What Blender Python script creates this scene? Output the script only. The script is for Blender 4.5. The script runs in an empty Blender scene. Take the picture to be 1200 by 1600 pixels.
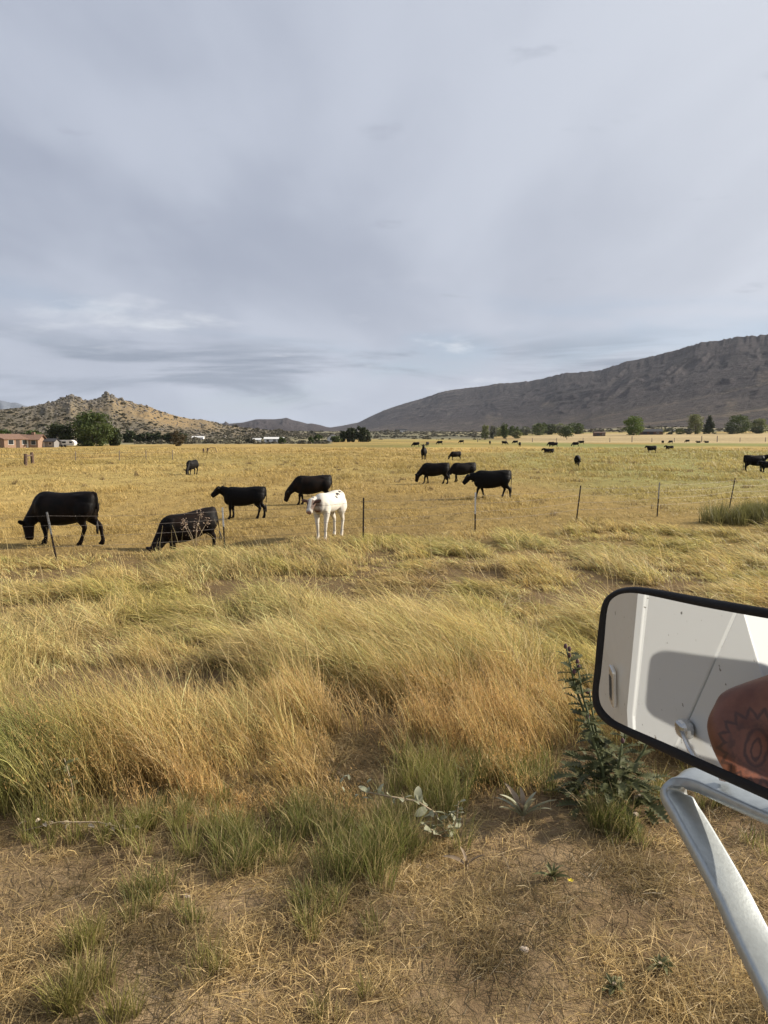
import bpy, math, random
import numpy as np
from mathutils import Vector, Matrix, Euler

random.seed(7)
rng = np.random.default_rng(11)
scene = bpy.context.scene
COL = scene.collection
R = math.radians
EYE = 2.9                      # eye height of the camera over the pasture

# ------------------------------------------------------------------ camera
cam_data = bpy.data.cameras.new('camera')
cam = bpy.data.objects.new('camera', cam_data)
COL.objects.link(cam)
cam_data.sensor_fit = 'VERTICAL'
cam_data.sensor_height = 36.0
cam_data.lens = 36.0 * 1202.0 / 1600.0
cam_data.clip_start = 0.02
cam_data.clip_end = 40000.0
cam.location = (0, 0, EYE)
cam.rotation_euler = (R(90 - 5.70), 0, 0)
scene.camera = cam

# ------------------------------------------------------------------ sun and sky
SUN_AZ, SUN_EL = 76.0, 26.0    # azimuth from the view direction towards the right, elevation
SUN_DIR = Vector((math.sin(R(SUN_AZ)) * math.cos(R(SUN_EL)), math.cos(R(SUN_AZ)) * math.cos(R(SUN_EL)), math.sin(R(SUN_EL))))
sun_data = bpy.data.lights.new('sun', 'SUN')
sun_data.energy = 5.0
sun_data.angle = R(0.5)
sun_data.color = (1.0, 0.90, 0.76)
sun = bpy.data.objects.new('sun', sun_data)
COL.objects.link(sun)
sun.rotation_euler = SUN_DIR.to_track_quat('Z', 'Y').to_euler()

world = bpy.data.worlds.new('World')
scene.world = world
world.use_nodes = True


class NT:
    """small helper to wire nodes"""
    def __init__(self, tree):
        self.t = tree; self.n = tree.nodes; self.l = tree.links

    def new(self, typ, **kw):
        nd = self.n.new(typ)
        for k, v in kw.items():
            setattr(nd, k, v)
        return nd

    def link(self, a, b):
        self.l.new(a, b)

    def put(self, sock, v):
        if isinstance(v, bpy.types.NodeSocket):
            self.l.new(v, sock)
        elif v is not None:
            if hasattr(sock.default_value, '__len__') and not hasattr(v, '__len__'):
                sock.default_value = [v] * len(sock.default_value)
            else:
                sock.default_value = v

    def math(self, op, a, b=None, c=None, clamp=False):
        nd = self.n.new('ShaderNodeMath'); nd.operation = op; nd.use_clamp = clamp
        self.put(nd.inputs[0], a); self.put(nd.inputs[1], b)
        if c is not None: self.put(nd.inputs[2], c)
        return nd.outputs[0]

    def mix(self, f, a, b, blend='MIX'):
        nd = self.n.new('ShaderNodeMix'); nd.data_type = 'RGBA'; nd.blend_type = blend; nd.clamp_factor = True
        self.put(nd.inputs[0], f)
        def c4(x): return x if isinstance(x, bpy.types.NodeSocket) else (tuple(x) + (1,) if len(x) == 3 else x)
        self.put(nd.inputs[6], c4(a)); self.put(nd.inputs[7], c4(b))
        return nd.outputs[2]

    def noise(self, vec, scale, detail=3.0, rough=0.5, dist=0.0, lac=2.0):
        nd = self.n.new('ShaderNodeTexNoise')
        if vec is not None: self.l.new(vec, nd.inputs['Vector'])
        nd.inputs['Scale'].default_value = scale; nd.inputs['Detail'].default_value = detail
        nd.inputs['Roughness'].default_value = rough; nd.inputs['Distortion'].default_value = dist
        nd.inputs['Lacunarity'].default_value = lac
        return nd.outputs['Fac']

    def ramp(self, f, a, b, lo=0.0, hi=1.0, smooth=True):
        nd = self.n.new('ShaderNodeMapRange'); nd.interpolation_type = 'SMOOTHSTEP' if smooth else 'LINEAR'
        self.put(nd.inputs[0], f)
        nd.inputs[1].default_value = a; nd.inputs[2].default_value = b
        nd.inputs[3].default_value = lo; nd.inputs[4].default_value = hi
        return nd.outputs[0]

    def mapping(self, vec, scale=(1, 1, 1), rot=(0, 0, 0), loc=(0, 0, 0)):
        nd = self.n.new('ShaderNodeMapping')
        self.l.new(vec, nd.inputs[0])
        nd.inputs['Location'].default_value = loc; nd.inputs['Rotation'].default_value = rot; nd.inputs['Scale'].default_value = scale
        return nd.outputs[0]

    def bump(self, h, strength=0.3, dist=0.02):
        nd = self.n.new('ShaderNodeBump')
        self.l.new(h, nd.inputs['Height']); nd.inputs['Strength'].default_value = strength; nd.inputs['Distance'].default_value = dist
        return nd.outputs[0]


def build_world():
    t = NT(world.node_tree)
    t.n.clear()
    out = t.new('ShaderNodeOutputWorld'); bg = t.new('ShaderNodeBackground')
    t.link(bg.outputs[0], out.inputs[0])
    sky = t.new('ShaderNodeTexSky'); sky.sky_type = 'NISHITA'; sky.sun_disc = False
    sky.sun_elevation = R(SUN_EL); sky.sun_rotation = R(SUN_AZ); sky.altitude = 1500
    tc = t.new('ShaderNodeTexCoord')
    sp = t.new('ShaderNodeSeparateXYZ'); t.link(tc.outputs['Generated'], sp.inputs[0])
    x, y, z = sp.outputs
    zz = t.math('MAXIMUM', z, 0.0)
    den = t.math('ADD', zz, 0.16)
    cb = t.new('ShaderNodeCombineXYZ')
    t.link(t.math('DIVIDE', x, den), cb.inputs[0]); t.link(t.math('DIVIDE', y, den), cb.inputs[1])
    plane = cb.outputs[0]
    # high thin overcast: soft broad streaks
    n1 = t.noise(t.mapping(plane, (1.0, 0.42, 1), (0, 0, R(24)), (3.1, 1.7, 0)), 0.95, 4.0, 0.48, 0.5)
    n1b = t.noise(t.mapping(plane, (1.3, 0.5, 1), (0, 0, R(-32)), (8.1, 4.7, 2)), 1.7, 5.0, 0.5, 0.3)
    nn = t.math('ADD', t.math('MULTIPLY', n1, 0.65), t.math('MULTIPLY', n1b, 0.35))
    col = t.mix(t.ramp(nn, 0.38, 0.62), (3.5, 3.9, 4.95), (5.2, 5.65, 6.7))
    # brighter veil towards the horizon
    hz = t.math('POWER', t.math('SUBTRACT', 1.0, zz, clamp=True), 6.0)
    col = t.mix(t.math('MULTIPLY', hz, 0.62), col, (5.5, 6.15, 7.2))
    # brighter towards the side where the sun stands
    dt = t.new('ShaderNodeVectorMath', operation='DOT_PRODUCT')
    t.link(tc.outputs['Generated'], dt.inputs[0]); dt.inputs[1].default_value = SUN_DIR
    glow = t.math('POWER', t.math('MAXIMUM', dt.outputs['Value'], 0.0), 2.2)
    col = t.mix(t.math('MULTIPLY', glow, 0.95), col, (8.6, 8.9, 9.4))
    # blue gaps low over the horizon and the small ragged clouds under the veil
    low = t.math('MULTIPLY', t.ramp(z, 0.015, 0.05), t.ramp(z, 0.215, 0.10))
    cbl = t.new('ShaderNodeCombineXYZ')
    az = t.math('ARCTAN2', x, y)
    t.link(az, cbl.inputs[0]); t.link(t.math('MULTIPLY', z, 4.6), cbl.inputs[1])
    strip = cbl.outputs[0]
    gap = t.noise(t.mapping(strip, (1, 1, 1), (0, 0, R(6)), (2.3, 0.4, 0)), 2.6, 4.0, 0.5, 0.4)
    gapf = t.math('MULTIPLY', t.ramp(gap, 0.53, 0.68), low)
    skyc = t.mix(0.45, sky.outputs[0], (4.2, 5.2, 6.8))
    col = t.mix(t.math('MULTIPLY', gapf, 0.65), col, skyc)
    bandn = t.noise(t.mapping(strip, (1, 1.5, 1), (0, 0, R(4)), (3.9, 3.3, 0)), 2.7, 8.0, 0.58, 0.5)
    lowb = t.math('MULTIPLY', t.ramp(z, 0.02, 0.045), t.ramp(z, 0.14, 0.085))
    bandf = t.math('MULTIPLY', t.ramp(bandn, 0.46, 0.63), lowb)
    col = t.mix(t.math('MULTIPLY', bandf, 0.95), col, (2.3, 2.85, 3.75))
    # white lit edges
    wn = t.noise(t.mapping(strip, (1, 1, 1), (0, 0, R(-10)), (6.18, 9.2, 0)), 3.4, 7.0, 0.6, 0.3)
    wf = t.math('MULTIPLY', t.ramp(wn, 0.56, 0.72), low)
    col = t.mix(t.math('MULTIPLY', wf, 0.9), col, (8.6, 8.9, 9.3))
    # small dark scraps
    sn = t.noise(t.mapping(plane, (1, 1.6, 1), (0, 0, 0), (4.4, 2.15, 0)), 3.3, 5.0, 0.55, 0.2)
    sf = t.math('MULTIPLY', t.ramp(sn, 0.63, 0.75), t.ramp(z, 0.1, 0.16))
    col = t.mix(t.math('MULTIPLY', sf, 0.3), col, (3.3, 3.6, 4.5))
    t.link(col, bg.inputs[0])
    bg.inputs[1].default_value = 0.065


build_world()
vs = scene.view_settings
vs.view_transform = 'Standard'; vs.look = 'None'; vs.gamma = 1.0; vs.use_curve_mapping = False
vs.exposure = 0.6
scene.render.engine = 'CYCLES'
cy = scene.cycles
cy.max_bounces = 5; cy.diffuse_bounces = 2; cy.glossy_bounces = 3; cy.transmission_bounces = 3; cy.transparent_max_bounces = 6
cy.use_denoising = True
try:
    cy.denoiser = 'OPENIMAGEDENOISE'
except Exception:
    pass
cy.caustics_reflective = False; cy.caustics_refractive = False


# ------------------------------------------------------------------ helpers
def tag(o, label=None, cat=None, group=None, kind=None):
    if label: o['label'] = label
    if cat: o['category'] = cat
    if group: o['group'] = group
    if kind: o['kind'] = kind
    return o


def empty(name, loc=(0, 0, 0), rz=0.0, label=None, cat=None, group=None):
    o = bpy.data.objects.new(name, None)
    COL.objects.link(o)
    o.location = loc; o.rotation_euler = (0, 0, rz); o.empty_display_size = 0.1
    return tag(o, label, cat, group)


def mesh_from(verts, faces, name='m', smooth=False):
    me = bpy.data.meshes.new(name)
    me.from_pydata([tuple(v) for v in verts], [], [tuple(f) for f in faces])
    me.update()
    if smooth:
        me.polygons.foreach_set('use_smooth', [True] * len(me.polygons))
    return me


def obj(name, me, mat=None, parent=None, loc=None, rot=None):
    o = bpy.data.objects.new(name, me)
    COL.objects.link(o)
    if mat is not None and len(me.materials) == 0:
        me.materials.append(mat)
    if parent is not None: o.parent = parent
    if loc is not None: o.location = loc
    if rot is not None: o.rotation_euler = rot
    return o


def fast_mesh(name, V, F, smooth=False):
    """numpy verts (n,3) and faces (m,k)"""
    me = bpy.data.meshes.new(name)
    V = np.asarray(V, np.float32); F = np.asarray(F, np.int32)
    m, k = F.shape
    me.vertices.add(len(V)); me.vertices.foreach_set('co', V.ravel())
    me.loops.add(m * k); me.loops.foreach_set('vertex_index', F.ravel())
    me.polygons.add(m); me.polygons.foreach_set('loop_start', np.arange(0, m * k, k, dtype=np.int32))
    if smooth: me.polygons.foreach_set('use_smooth', np.ones(m, bool))
    me.update(calc_edges=True)
    me.validate()
    return me


def set_attr(me, name, typ, data, domain='POINT'):
    a = me.attributes.new(name, typ, domain)
    key = {'FLOAT': 'value', 'INT': 'value', 'FLOAT_VECTOR': 'vector', 'FLOAT_COLOR': 'color'}[typ]
    a.data.foreach_set(key, np.asarray(data).ravel())


def box(x0, x1, y0, y1, z0, z1):
    v = [(x0, y0, z0), (x1, y0, z0), (x1, y1, z0), (x0, y1, z0), (x0, y0, z1), (x1, y0, z1), (x1, y1, z1), (x0, y1, z1)]
    f = [(0, 3, 2, 1), (4, 5, 6, 7), (0, 1, 5, 4), (1, 2, 6, 5), (2, 3, 7, 6), (3, 0, 4, 7)]
    return v, f


def merge(parts):
    V, F = [], []
    for v, f in parts:
        b = len(V)
        V += [tuple(p) for p in v]
        F += [tuple(i + b for i in q) for q in f]
    return V, F


def tube(path, radii, n=8, closed_ends=True):
    """round tube along a list of points"""
    P = [Vector(p) for p in path]
    V, F = [], []
    ref = None
    for i, p in enumerate(P):
        tg = (P[min(i + 1, len(P) - 1)] - P[max(i - 1, 0)]).normalized()
        if ref is None:
            ref = Vector((0, 0, 1)) if abs(tg.z) < 0.9 else Vector((1, 0, 0))
        a = tg.cross(ref).normalized(); b = a.cross(tg).normalized(); ref = b
        r = radii[i] if hasattr(radii, '__len__') else radii
        for k in range(n):
            w = 2 * math.pi * k / n
            V.append(p + (a * math.cos(w) + b * math.sin(w)) * r)
    for i in range(len(P) - 1):
        for k in range(n):
            F.append((i * n + k, i * n + (k + 1) % n, (i + 1) * n + (k + 1) % n, (i + 1) * n + k))
    if closed_ends:
        F.append(tuple(range(n - 1, -1, -1))); F.append(tuple(range((len(P) - 1) * n, len(P) * n)))
    return V, F


# value noise in numpy
_tab = np.random.default_rng(3).random((256, 256)).astype(np.float64)


def vnoise(x, y):
    xi = np.floor(x).astype(int); yi = np.floor(y).astype(int)
    fx = x - xi; fy = y - yi
    fx = fx * fx * (3 - 2 * fx); fy = fy * fy * (3 - 2 * fy)
    a = _tab[xi & 255, yi & 255]; b = _tab[(xi + 1) & 255, yi & 255]
    c = _tab[xi & 255, (yi + 1) & 255]; d = _tab[(xi + 1) & 255, (yi + 1) & 255]
    return (a * (1 - fx) + b * fx) * (1 - fy) + (c * (1 - fx) + d * fx) * fy


def fbm(x, y, oct=4, gain=0.5, ridged=False):
    x = np.asarray(x, float); y = np.asarray(y, float)
    s = 0; a = 1; tot = 0
    for i in range(oct):
        v = vnoise(x + 17.3 * i, y - 9.1 * i)
        if ridged: v = 1 - np.abs(2 * v - 1)
        s = s + a * v; tot += a; a *= gain
        x = x * 2.03; y = y * 2.03
    return s / tot


def sstep(a, b, x):
    t = np.clip((np.asarray(x, float) - a) / (b - a), 0, 1)
    return t * t * (3 - 2 * t)


def ground_z(x, y):
    """height of the ground: roadside bank, flat pasture, valley floor rising far off"""
    x = np.asarray(x, float); y = np.asarray(y, float)
    r = np.hypot(x, y); az = np.degrees(np.arctan2(x, y))
    bank = 0.65 * (1 - sstep(5.0, 15.0, y + 0.15 * np.abs(x)))
    bank = np.where(r > 60, bank * np.clip((120 - r) / 60, 0, 1), bank)
    near = np.clip(1 - r / 40, 0, 1)
    bumps = (fbm(x * 0.9, y * 0.9, 3) - 0.5) * 0.12 * near + (fbm(x * 5 + 7, y * 5, 4) - 0.5) * 0.045 * np.clip(1 - r / 9, 0, 1) + (fbm(x * 0.12, y * 0.12, 2) - 0.5) * 0.12 * np.clip(1 - r / 200, 0, 1)
    slope = 0.0075 + 0.009 * sstep(6, 20, az) + 0.004 * sstep(-8, -16, az)
    slope = np.where(np.abs(az) > 80, 0.004, slope)
    far = np.clip(r - 340, 0, 4000)
    rise = slope * far * (1 - 0.00006 * far) + (fbm(x * 0.006, y * 0.006, 3) - 0.5) * 6 * sstep(380, 900, r)
    hollow = -0.34 * np.exp(-(((x + 5.3) / 1.7) ** 2 + ((y - 20.6) / 1.2) ** 2))
    return bank + bumps + rise + hollow


def gz(x, y):
    return float(ground_z(x, y))


# ------------------------------------------------------------------ materials
def new_mat(name):
    m = bpy.data.materials.new(name); m.use_nodes = True
    t = NT(m.node_tree)
    p = t.n['Principled BSDF']
    return m, t, p


def simple_mat(name, col, rough=0.6, metal=0.0, var=0.15, scale=8.0, bump=0.0, bscale=40.0, spec=0.5):
    m, t, p = new_mat(name)
    tc = t.new('ShaderNodeTexCoord')
    n = t.noise(tc.outputs['Object'], scale, 5.0, 0.6)
    f = t.ramp(n, 0.3, 0.7)
    a = tuple(c * (1 - var) for c in col); b = tuple(min(1, c * (1 + var)) for c in col)
    t.link(t.mix(f, a, b), p.inputs['Base Color'])
    p.inputs['Roughness'].default_value = rough; p.inputs['Metallic'].default_value = metal
    p.inputs['Specular IOR Level'].default_value = spec
    if bump:
        n2 = t.noise(tc.outputs['Object'], bscale, 4.0, 0.6)
        t.link(t.bump(n2, bump, 0.01), p.inputs['Normal'])
    return m


def ground_mat():
    m, t, p = new_mat('ground_soil')
    at = t.new('ShaderNodeAttribute', attribute_name='Col')
    geo = t.new('ShaderNodeNewGeometry')
    pos = geo.outputs['Position']
    n1 = t.noise(pos, 9.0, 8.0, 0.65)
    n2 = t.noise(t.mapping(pos, (1, 0.25, 1)), 1.2, 6.0, 0.6)
    n3 = t.noise(t.mapping(pos, (0.35, 1, 1)), 0.16, 6.0, 0.6)
    n4 = t.noise(pos, 55.0, 5.0, 0.7)
    f = t.math('ADD', t.math('MULTIPLY', n1, 0.3), t.math('ADD', t.math('MULTIPLY', n2, 0.25), t.math('ADD', t.math('MULTIPLY', n3, 0.25), t.math('MULTIPLY', n4, 0.2))))
    k = t.ramp(f, 0.34, 0.66, 0.5, 1.5, smooth=False)
    mul = t.new('ShaderNodeVectorMath', operation='SCALE')
    t.link(at.outputs['Color'], mul.inputs[0]); t.link(k, mul.inputs['Scale'])
    t.link(mul.outputs[0], p.inputs['Base Color'])
    p.inputs['Roughness'].default_value = 0.95; p.inputs['Specular IOR Level'].default_value = 0.1
    h = t.math('ADD', n1, t.math('MULTIPLY', n4, 0.45))
    b1 = t.bump(h, 0.9, 0.035)
    n5 = t.noise(t.mapping(pos, (1, 0.6, 1)), 1.7, 6.0, 0.62, 0.4)
    nb = t.new('ShaderNodeBump'); t.link(n5, nb.inputs['Height']); nb.inputs['Strength'].default_value = 0.8; nb.inputs['Distance'].default_value = 0.22
    t.link(b1, nb.inputs['Normal'])
    sy = t.new('ShaderNodeSeparateXYZ'); t.link(pos, sy.inputs[0])
    t.link(t.ramp(sy.outputs[1], 14, 24, 0.0, 0.8), nb.inputs['Strength'])
    t.link(nb.outputs[0], p.inputs['Normal'])
    return m


def leaf_mat(name, col, col2, trans=0.3):
    m, t, p = new_mat(name)
    at = t.new('ShaderNodeAttribute', attribute_name='var')
    sp = t.new('ShaderNodeSeparateColor'); t.link(at.outputs['Color'], sp.inputs[0])
    c = t.mix(sp.outputs[0], col, col2)
    t.link(c, p.inputs['Base Color']); p.inputs['Roughness'].default_value = 0.6; p.inputs['Specular IOR Level'].default_value = 0.25
    tr = t.new('ShaderNodeBsdfTranslucent'); t.link(c, tr.inputs[0])
    mx = t.new('ShaderNodeMixShader'); mx.inputs[0].default_value = trans
    t.link(p.outputs[0], mx.inputs[1]); t.link(tr.outputs[0], mx.inputs[2])
    t.link(mx.outputs[0], t.n['Material Output'].inputs[0])
    return m


M_GROUND = ground_mat()
M_BARK = simple_mat('bark', (0.12, 0.09, 0.065), 0.9, var=0.4, scale=6, bump=0.5)


# ------------------------------------------------------------------ ground sheet
def build_ground():
    az = np.concatenate([np.linspace(-180, -40, 40, endpoint=False), np.linspace(-40, 45, 300, endpoint=False), np.linspace(45, 180, 40, endpoint=False)])
    rr = [0.0]
    r = 0.4
    while r < 11000:
        rr.append(r); r *= 1.026
    rr = np.array(rr)
    A, RR = np.meshgrid(np.radians(az), rr)
    X = RR * np.sin(A); Y = RR * np.cos(A)
    Z = ground_z(X, Y)
    V = np.stack([X, Y, Z], -1).reshape(-1, 3)
    nr, na = A.shape
    i, j = np.meshgrid(np.arange(nr - 1), np.arange(na), indexing='ij')
    j2 = (j + 1) % na
    F = np.stack([i * na + j, i * na + j2, (i + 1) * na + j2, (i + 1) * na + j], -1).reshape(-1, 4)[:, ::-1]
    me = fast_mesh('ground', V, F, True)
    x, y = V[:, 0], V[:, 1]
    rad = np.hypot(x, y); a = np.degrees(np.arctan2(x, y))
    dirt = np.array((0.28, 0.198, 0.11)); thatch = np.array((0.16, 0.108, 0.052)); gold = np.array((0.38, 0.265, 0.09))
    olive = np.array((0.27, 0.25, 0.085)); green = np.array((0.16, 0.19, 0.05)); sage = np.array((0.145, 0.135, 0.085)); tan = np.array((0.43, 0.33, 0.17))
    n = fbm(x * 0.05, y * 0.02, 4)[:, None]
    C = np.tile(dirt, (len(x), 1))
    w = sstep(0.42, 0.60, fbm(x * 2.3 + 60, y * 2.3, 4))[:, None]
    C = C * (1 - w) + np.array((0.20, 0.137, 0.075)) * w
    w = sstep(0.56, 0.68, fbm(x * 1.1 + 31, y * 1.3 + 9, 3))[:, None]
    C = C * (1 - w) + np.array((0.36, 0.262, 0.152)) * w
    w = sstep(4.2, 5.6, y + 0.25 * (fbm(x * 1.5, y * 1.5, 3) - 0.5) * 4)[:, None]
    C = C * (1 - w) + thatch * w
    w = sstep(16, 26, rad)[:, None]
    C = C * (1 - w) + (gold * n * 1.1 + gold * 0.45) * w
    w = (sstep(0.44, 0.62, fbm(x * 0.035 + 5, y * 0.012 + 3, 4)) * sstep(25, 60, rad) * (0.35 + 0.65 * sstep(-4, 18, a)))[:, None]
    C = C * (1 - w) + olive * w
    # the green strip across the far pasture
    s = sstep(165, 195, rad - 0.5 * np.clip(x, -60, 60)) * sstep(300, 250, rad) * sstep(-8, 3, a)
    w = (s * np.clip(0.35 + 1.0 * (fbm(x * 0.03, y * 0.03, 3) - 0.3), 0, 1))[:, None]
    C = C * (1 - w) + green * w
    # tan field behind the far fence on the right
    w = (sstep(300, 325, rad) * sstep(640, 540, rad) * sstep(7, 12, a))[:, None]
    C = C * (1 - w) + tan * w
    # beyond the pasture: sage flats in strips
    edge = np.where(a < -4, 240, np.where(a < 8, 400, 620))
    w = sstep(edge, edge * 1.15, rad)[:, None]
    strip = fbm(x * 0.004 + 2, y * 0.016, 4)[:, None]
    sg = sage * (1 - sstep(0.42, 0.6, strip)) + np.array((0.24, 0.21, 0.12)) * sstep(0.42, 0.6, strip)
    C = C * (1 - w) + sg * w
    w = (np.exp(-((rad - 780 - 6 * (a - 15)) / 55) ** 2) * sstep(11, 15, a))[:, None]
    C = C * (1 - w) + np.array((0.36, 0.28, 0.15)) * w
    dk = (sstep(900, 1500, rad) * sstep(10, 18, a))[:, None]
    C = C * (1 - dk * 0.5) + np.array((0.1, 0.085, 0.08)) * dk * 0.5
    # the bare dirt turnout by the fence at the right
    w = (np.exp(-(((x - 6.6) / 1.9) ** 2 + ((y - 11.7) / 0.8) ** 2)) * 1.4).clip(0, 1)[:, None]
    C = C * (1 - w) + np.array((0.45, 0.31, 0.21)) * w
    set_attr(me, 'Col', 'FLOAT_COLOR', np.concatenate([C, np.ones((len(C), 1))], 1))
    tag(obj('ground', me, M_GROUND), kind='structure')


build_ground()


# ------------------------------------------------------------------ hills and mountains
def rock_mat(name, dark, mid, light, tan, sc, rockiness=0.5, bumpd=3.0):
    m, t, p = new_mat(name)
    geo = t.new('ShaderNodeNewGeometry'); pos = geo.outputs['Position']
    at = t.new('ShaderNodeAttribute', attribute_name='Mix')
    sp = t.new('ShaderNodeSeparateColor'); t.link(at.outputs['Color'], sp.inputs[0])
    n1 = t.noise(pos, sc, 10.0, 0.68)
    n2 = t.noise(pos, sc * 7, 8.0, 0.7)
    n3 = t.noise(pos, sc * 26, 5.0, 0.7)
    c = t.mix(t.ramp(t.math('ADD', t.math('MULTIPLY', n1, 0.5), t.math('MULTIPLY', n2, 0.5)), 0.36, 0.64), dark, mid)
    c = t.mix(t.math('MULTIPLY', t.ramp(t.math('ADD', t.math('MULTIPLY', n2, 0.4), t.math('ADD', t.math('MULTIPLY', n3, 0.2), t.math('MULTIPLY', sp.outputs[0], 0.62))), 0.55, 0.82), rockiness), c, light)
    c = t.mix(t.math('MULTIPLY', sp.outputs[1], t.ramp(n2, 0.3, 0.6)), c, tan)
    c = t.mix(t.ramp(n3, 0.56, 0.7, 0, 0.55), c, tuple(v * 0.45 for v in dark))
    t.link(c, p.inputs['Base Color']); p.inputs['Roughness'].default_value = 0.95; p.inputs['Specular IOR Level'].default_value = 0.1
    h = t.math('ADD', n2, t.math('MULTIPLY', n3, 0.5))
    t.link(t.bump(h, 0.8, bumpd), p.inputs['Normal'])
    return m


def range_mesh(name, prof, r_base, r_ridge, gully, nt, daz, seed, mat, gfreq=1.0, back=1.25, power=1.3, slant=0.0, toe=0.0, mixfun=None, warp=0.0):
    """a heightfield in azimuth and distance: crest profile in degrees, foot and crest distances"""
    pa = np.array([p[0] for p in prof]); pe = np.array([p[1] for p in prof])
    az = np.arange(pa[0], pa[-1], daz)
    el = np.interp(az, pa, pe)
    rb = r_base(az); rg = r_ridge(az)
    crest = EYE + rg * np.tan(np.radians(el))
    t = np.concatenate([np.linspace(0, 1, nt), 1 + np.linspace(0, 1, nt // 4 + 1)[1:] * (back - 1)])
    T, A = np.meshgrid(t, az)
    RB, RG, CR = rb[:, None], rg[:, None], crest[:, None]
    Rr = RB + (RG - RB) * T
    X = Rr * np.sin(np.radians(A)); Y = Rr * np.cos(np.radians(A))
    base = ground_z(RB * np.sin(np.radians(A)), RB * np.cos(np.radians(A))) - toe
    Tc = np.clip(T, 0, 1)
    shape = Tc ** power
    fall = np.clip((T - 1) / (back - 1), 0, 1)
    Z = base + (CR - base) * (shape * (1 - fall * 0.8))
    span = (CR - base)
    Aw = A + slant * T + warp * (fbm(A * 0.5 + seed, T * 3.5, 3) - 0.5) + warp * 0.3 * (fbm(A * 2.1 + seed, T * 12, 3) - 0.5)
    g = fbm(Aw * gfreq * 1.4 + seed, T * 2.6 + seed, 5, 0.55, True)
    g2 = fbm(Aw * gfreq * 6 + seed, T * 13 + seed, 5, 0.65, True)
    env = np.clip(4 * Tc * (1 - Tc), 0, 1)
    rough = 0.25 + 0.75 * sstep(0.25, 0.75, Tc)
    Z = Z + span * gully * env * (g - 0.62) * 1.6 * rough + span * gully * 0.22 * (0.25 * Tc + env) * (g2 - 0.6) * rough
    jag = (fbm(A * max(gfreq, 0.55) * 22 + seed, T * 6, 3, 0.6) - 0.5) * span * 0.028 * sstep(0.7, 1.0, Tc)
    Z = Z + jag
    nt2 = len(t)
    V = np.stack([X, Y, Z], -1).reshape(-1, 3)
    i, j = np.meshgrid(np.arange(len(az) - 1), np.arange(nt2 - 1), indexing='ij')
    F = np.stack([i * nt2 + j, (i + 1) * nt2 + j, (i + 1) * nt2 + j + 1, i * nt2 + j + 1], -1).reshape(-1, 4)
    me = fast_mesh(name, V, F, True)
    mx = mixfun(A, T, g, g2) if mixfun else (np.zeros_like(A), np.zeros_like(A))
    C = np.stack([mx[0].ravel(), mx[1].ravel(), g.ravel(), np.ones(g.size)], -1)
    set_attr(me, 'Mix', 'FLOAT_COLOR', C)
    o = tag(obj(name, me, mat), kind='structure')
    return o, (az, t, X, Y, Z)


PROF_RIGHT = [(-4.73, 0.423), (-4.02, 0.564), (-3.08, 0.706), (-1.89, 0.942), (-0.95, 1.412), (0.0, 1.834), (0.94, 2.162), (1.89, 2.441), (2.83, 2.696), (4.24, 3.18), (4.94, 3.292), (6.11, 3.448), (7.03, 3.533), (8.42, 3.751), (9.34, 3.788), (10.71, 3.908), (11.61, 4.078), (12.95, 4.418), (13.84, 4.446), (15.6, 4.588), (16.46, 4.878), (17.52, 5.201), (18.58, 5.344), (19.82, 5.649), (20.64, 5.834), (21.85, 6.21), (22.64, 6.301), (23.43, 6.348), (24.21, 6.476), (24.98, 6.519), (26.12, 6.54), (28.33, 6.572), (31.51, 6.174), (36.37, 5.245), (44.56, 3.496), (52, 1.5)]
PROF_LEFT = [(-42, 0.6), (-35.38, 1.151), (-31.76, 1.52), (-28.57, 1.652), (-26.34, 1.686), (-25.18, 1.829), (-24.2, 1.972), (-23.6, 2.153), (-23.12, 2.246), (-22.55, 2.514), (-21.98, 2.698), (-21.5, 2.533), (-20.97, 2.368), (-20.35, 2.465), (-20.01, 2.646), (-19.58, 2.829), (-19.25, 2.702), (-18.67, 2.491), (-18.08, 2.322), (-17.57, 2.15), (-16.97, 2.068), (-16.33, 1.805), (-15.59, 1.541), (-14.8, 1.32), (-13.92, 1.143), (-13.03, 1.101), (-12.35, 0.92), (-11.68, 0.739), (-10.31, 0.557), (-8.47, 0.373), (-5, 0.12), (-2, -0.02)]
PROF_MID = [(-16, 0.5), (-12.58, 0.736), (-11.67, 0.877), (-11.58, 1.015), (-11.31, 0.832), (-10.31, 0.927), (-9.38, 1.162), (-7.99, 1.166), (-7.53, 1.214), (-7.16, 1.285), (-6.78, 1.122), (-6.13, 0.984), (-5.66, 0.844), (-5.34, 0.868), (-4.73, 0.752), (-4.26, 0.611), (-3.31, 0.471), (-1.9, 0.377), (1, 0.3), (5, 0.2)]
PROF_BLUE = [(-45, 1.2), (-33.42, 1.766), (-29.99, 2.116), (-27.06, 2.342), (-26.31, 2.315), (-25.75, 2.158), (-25.36, 2.165), (-24.79, 1.963), (-24.02, 1.718), (-21, 0.8)]

M_MTN = rock_mat('mountain_slope', (0.030, 0.027, 0.029), (0.068, 0.058, 0.058), (0.14, 0.122, 0.105), (0.15, 0.12, 0.085), 0.007, 0.75, 10.0)  # burnt slopes, with cloud shadow also put into the dark colours
M_HILL = rock_mat('hill_slope', (0.125, 0.11, 0.08), (0.20, 0.17, 0.12), (0.27, 0.24, 0.19), (0.34, 0.235, 0.11), 0.03, 0.7, 2.0)
M_MID = rock_mat('far_ridge_slope', (0.038, 0.032, 0.035), (0.07, 0.058, 0.056), (0.12, 0.105, 0.09), (0.15, 0.125, 0.085), 0.004, 0.5, 12.0)
M_BLUE = rock_mat('far_peaks_slope', (0.10, 0.12, 0.15), (0.14, 0.16, 0.19), (0.2, 0.22, 0.24), (0.2, 0.2, 0.2), 0.001, 0.3, 30.0)  # blue of the distant haze is put into the slope colours


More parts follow.
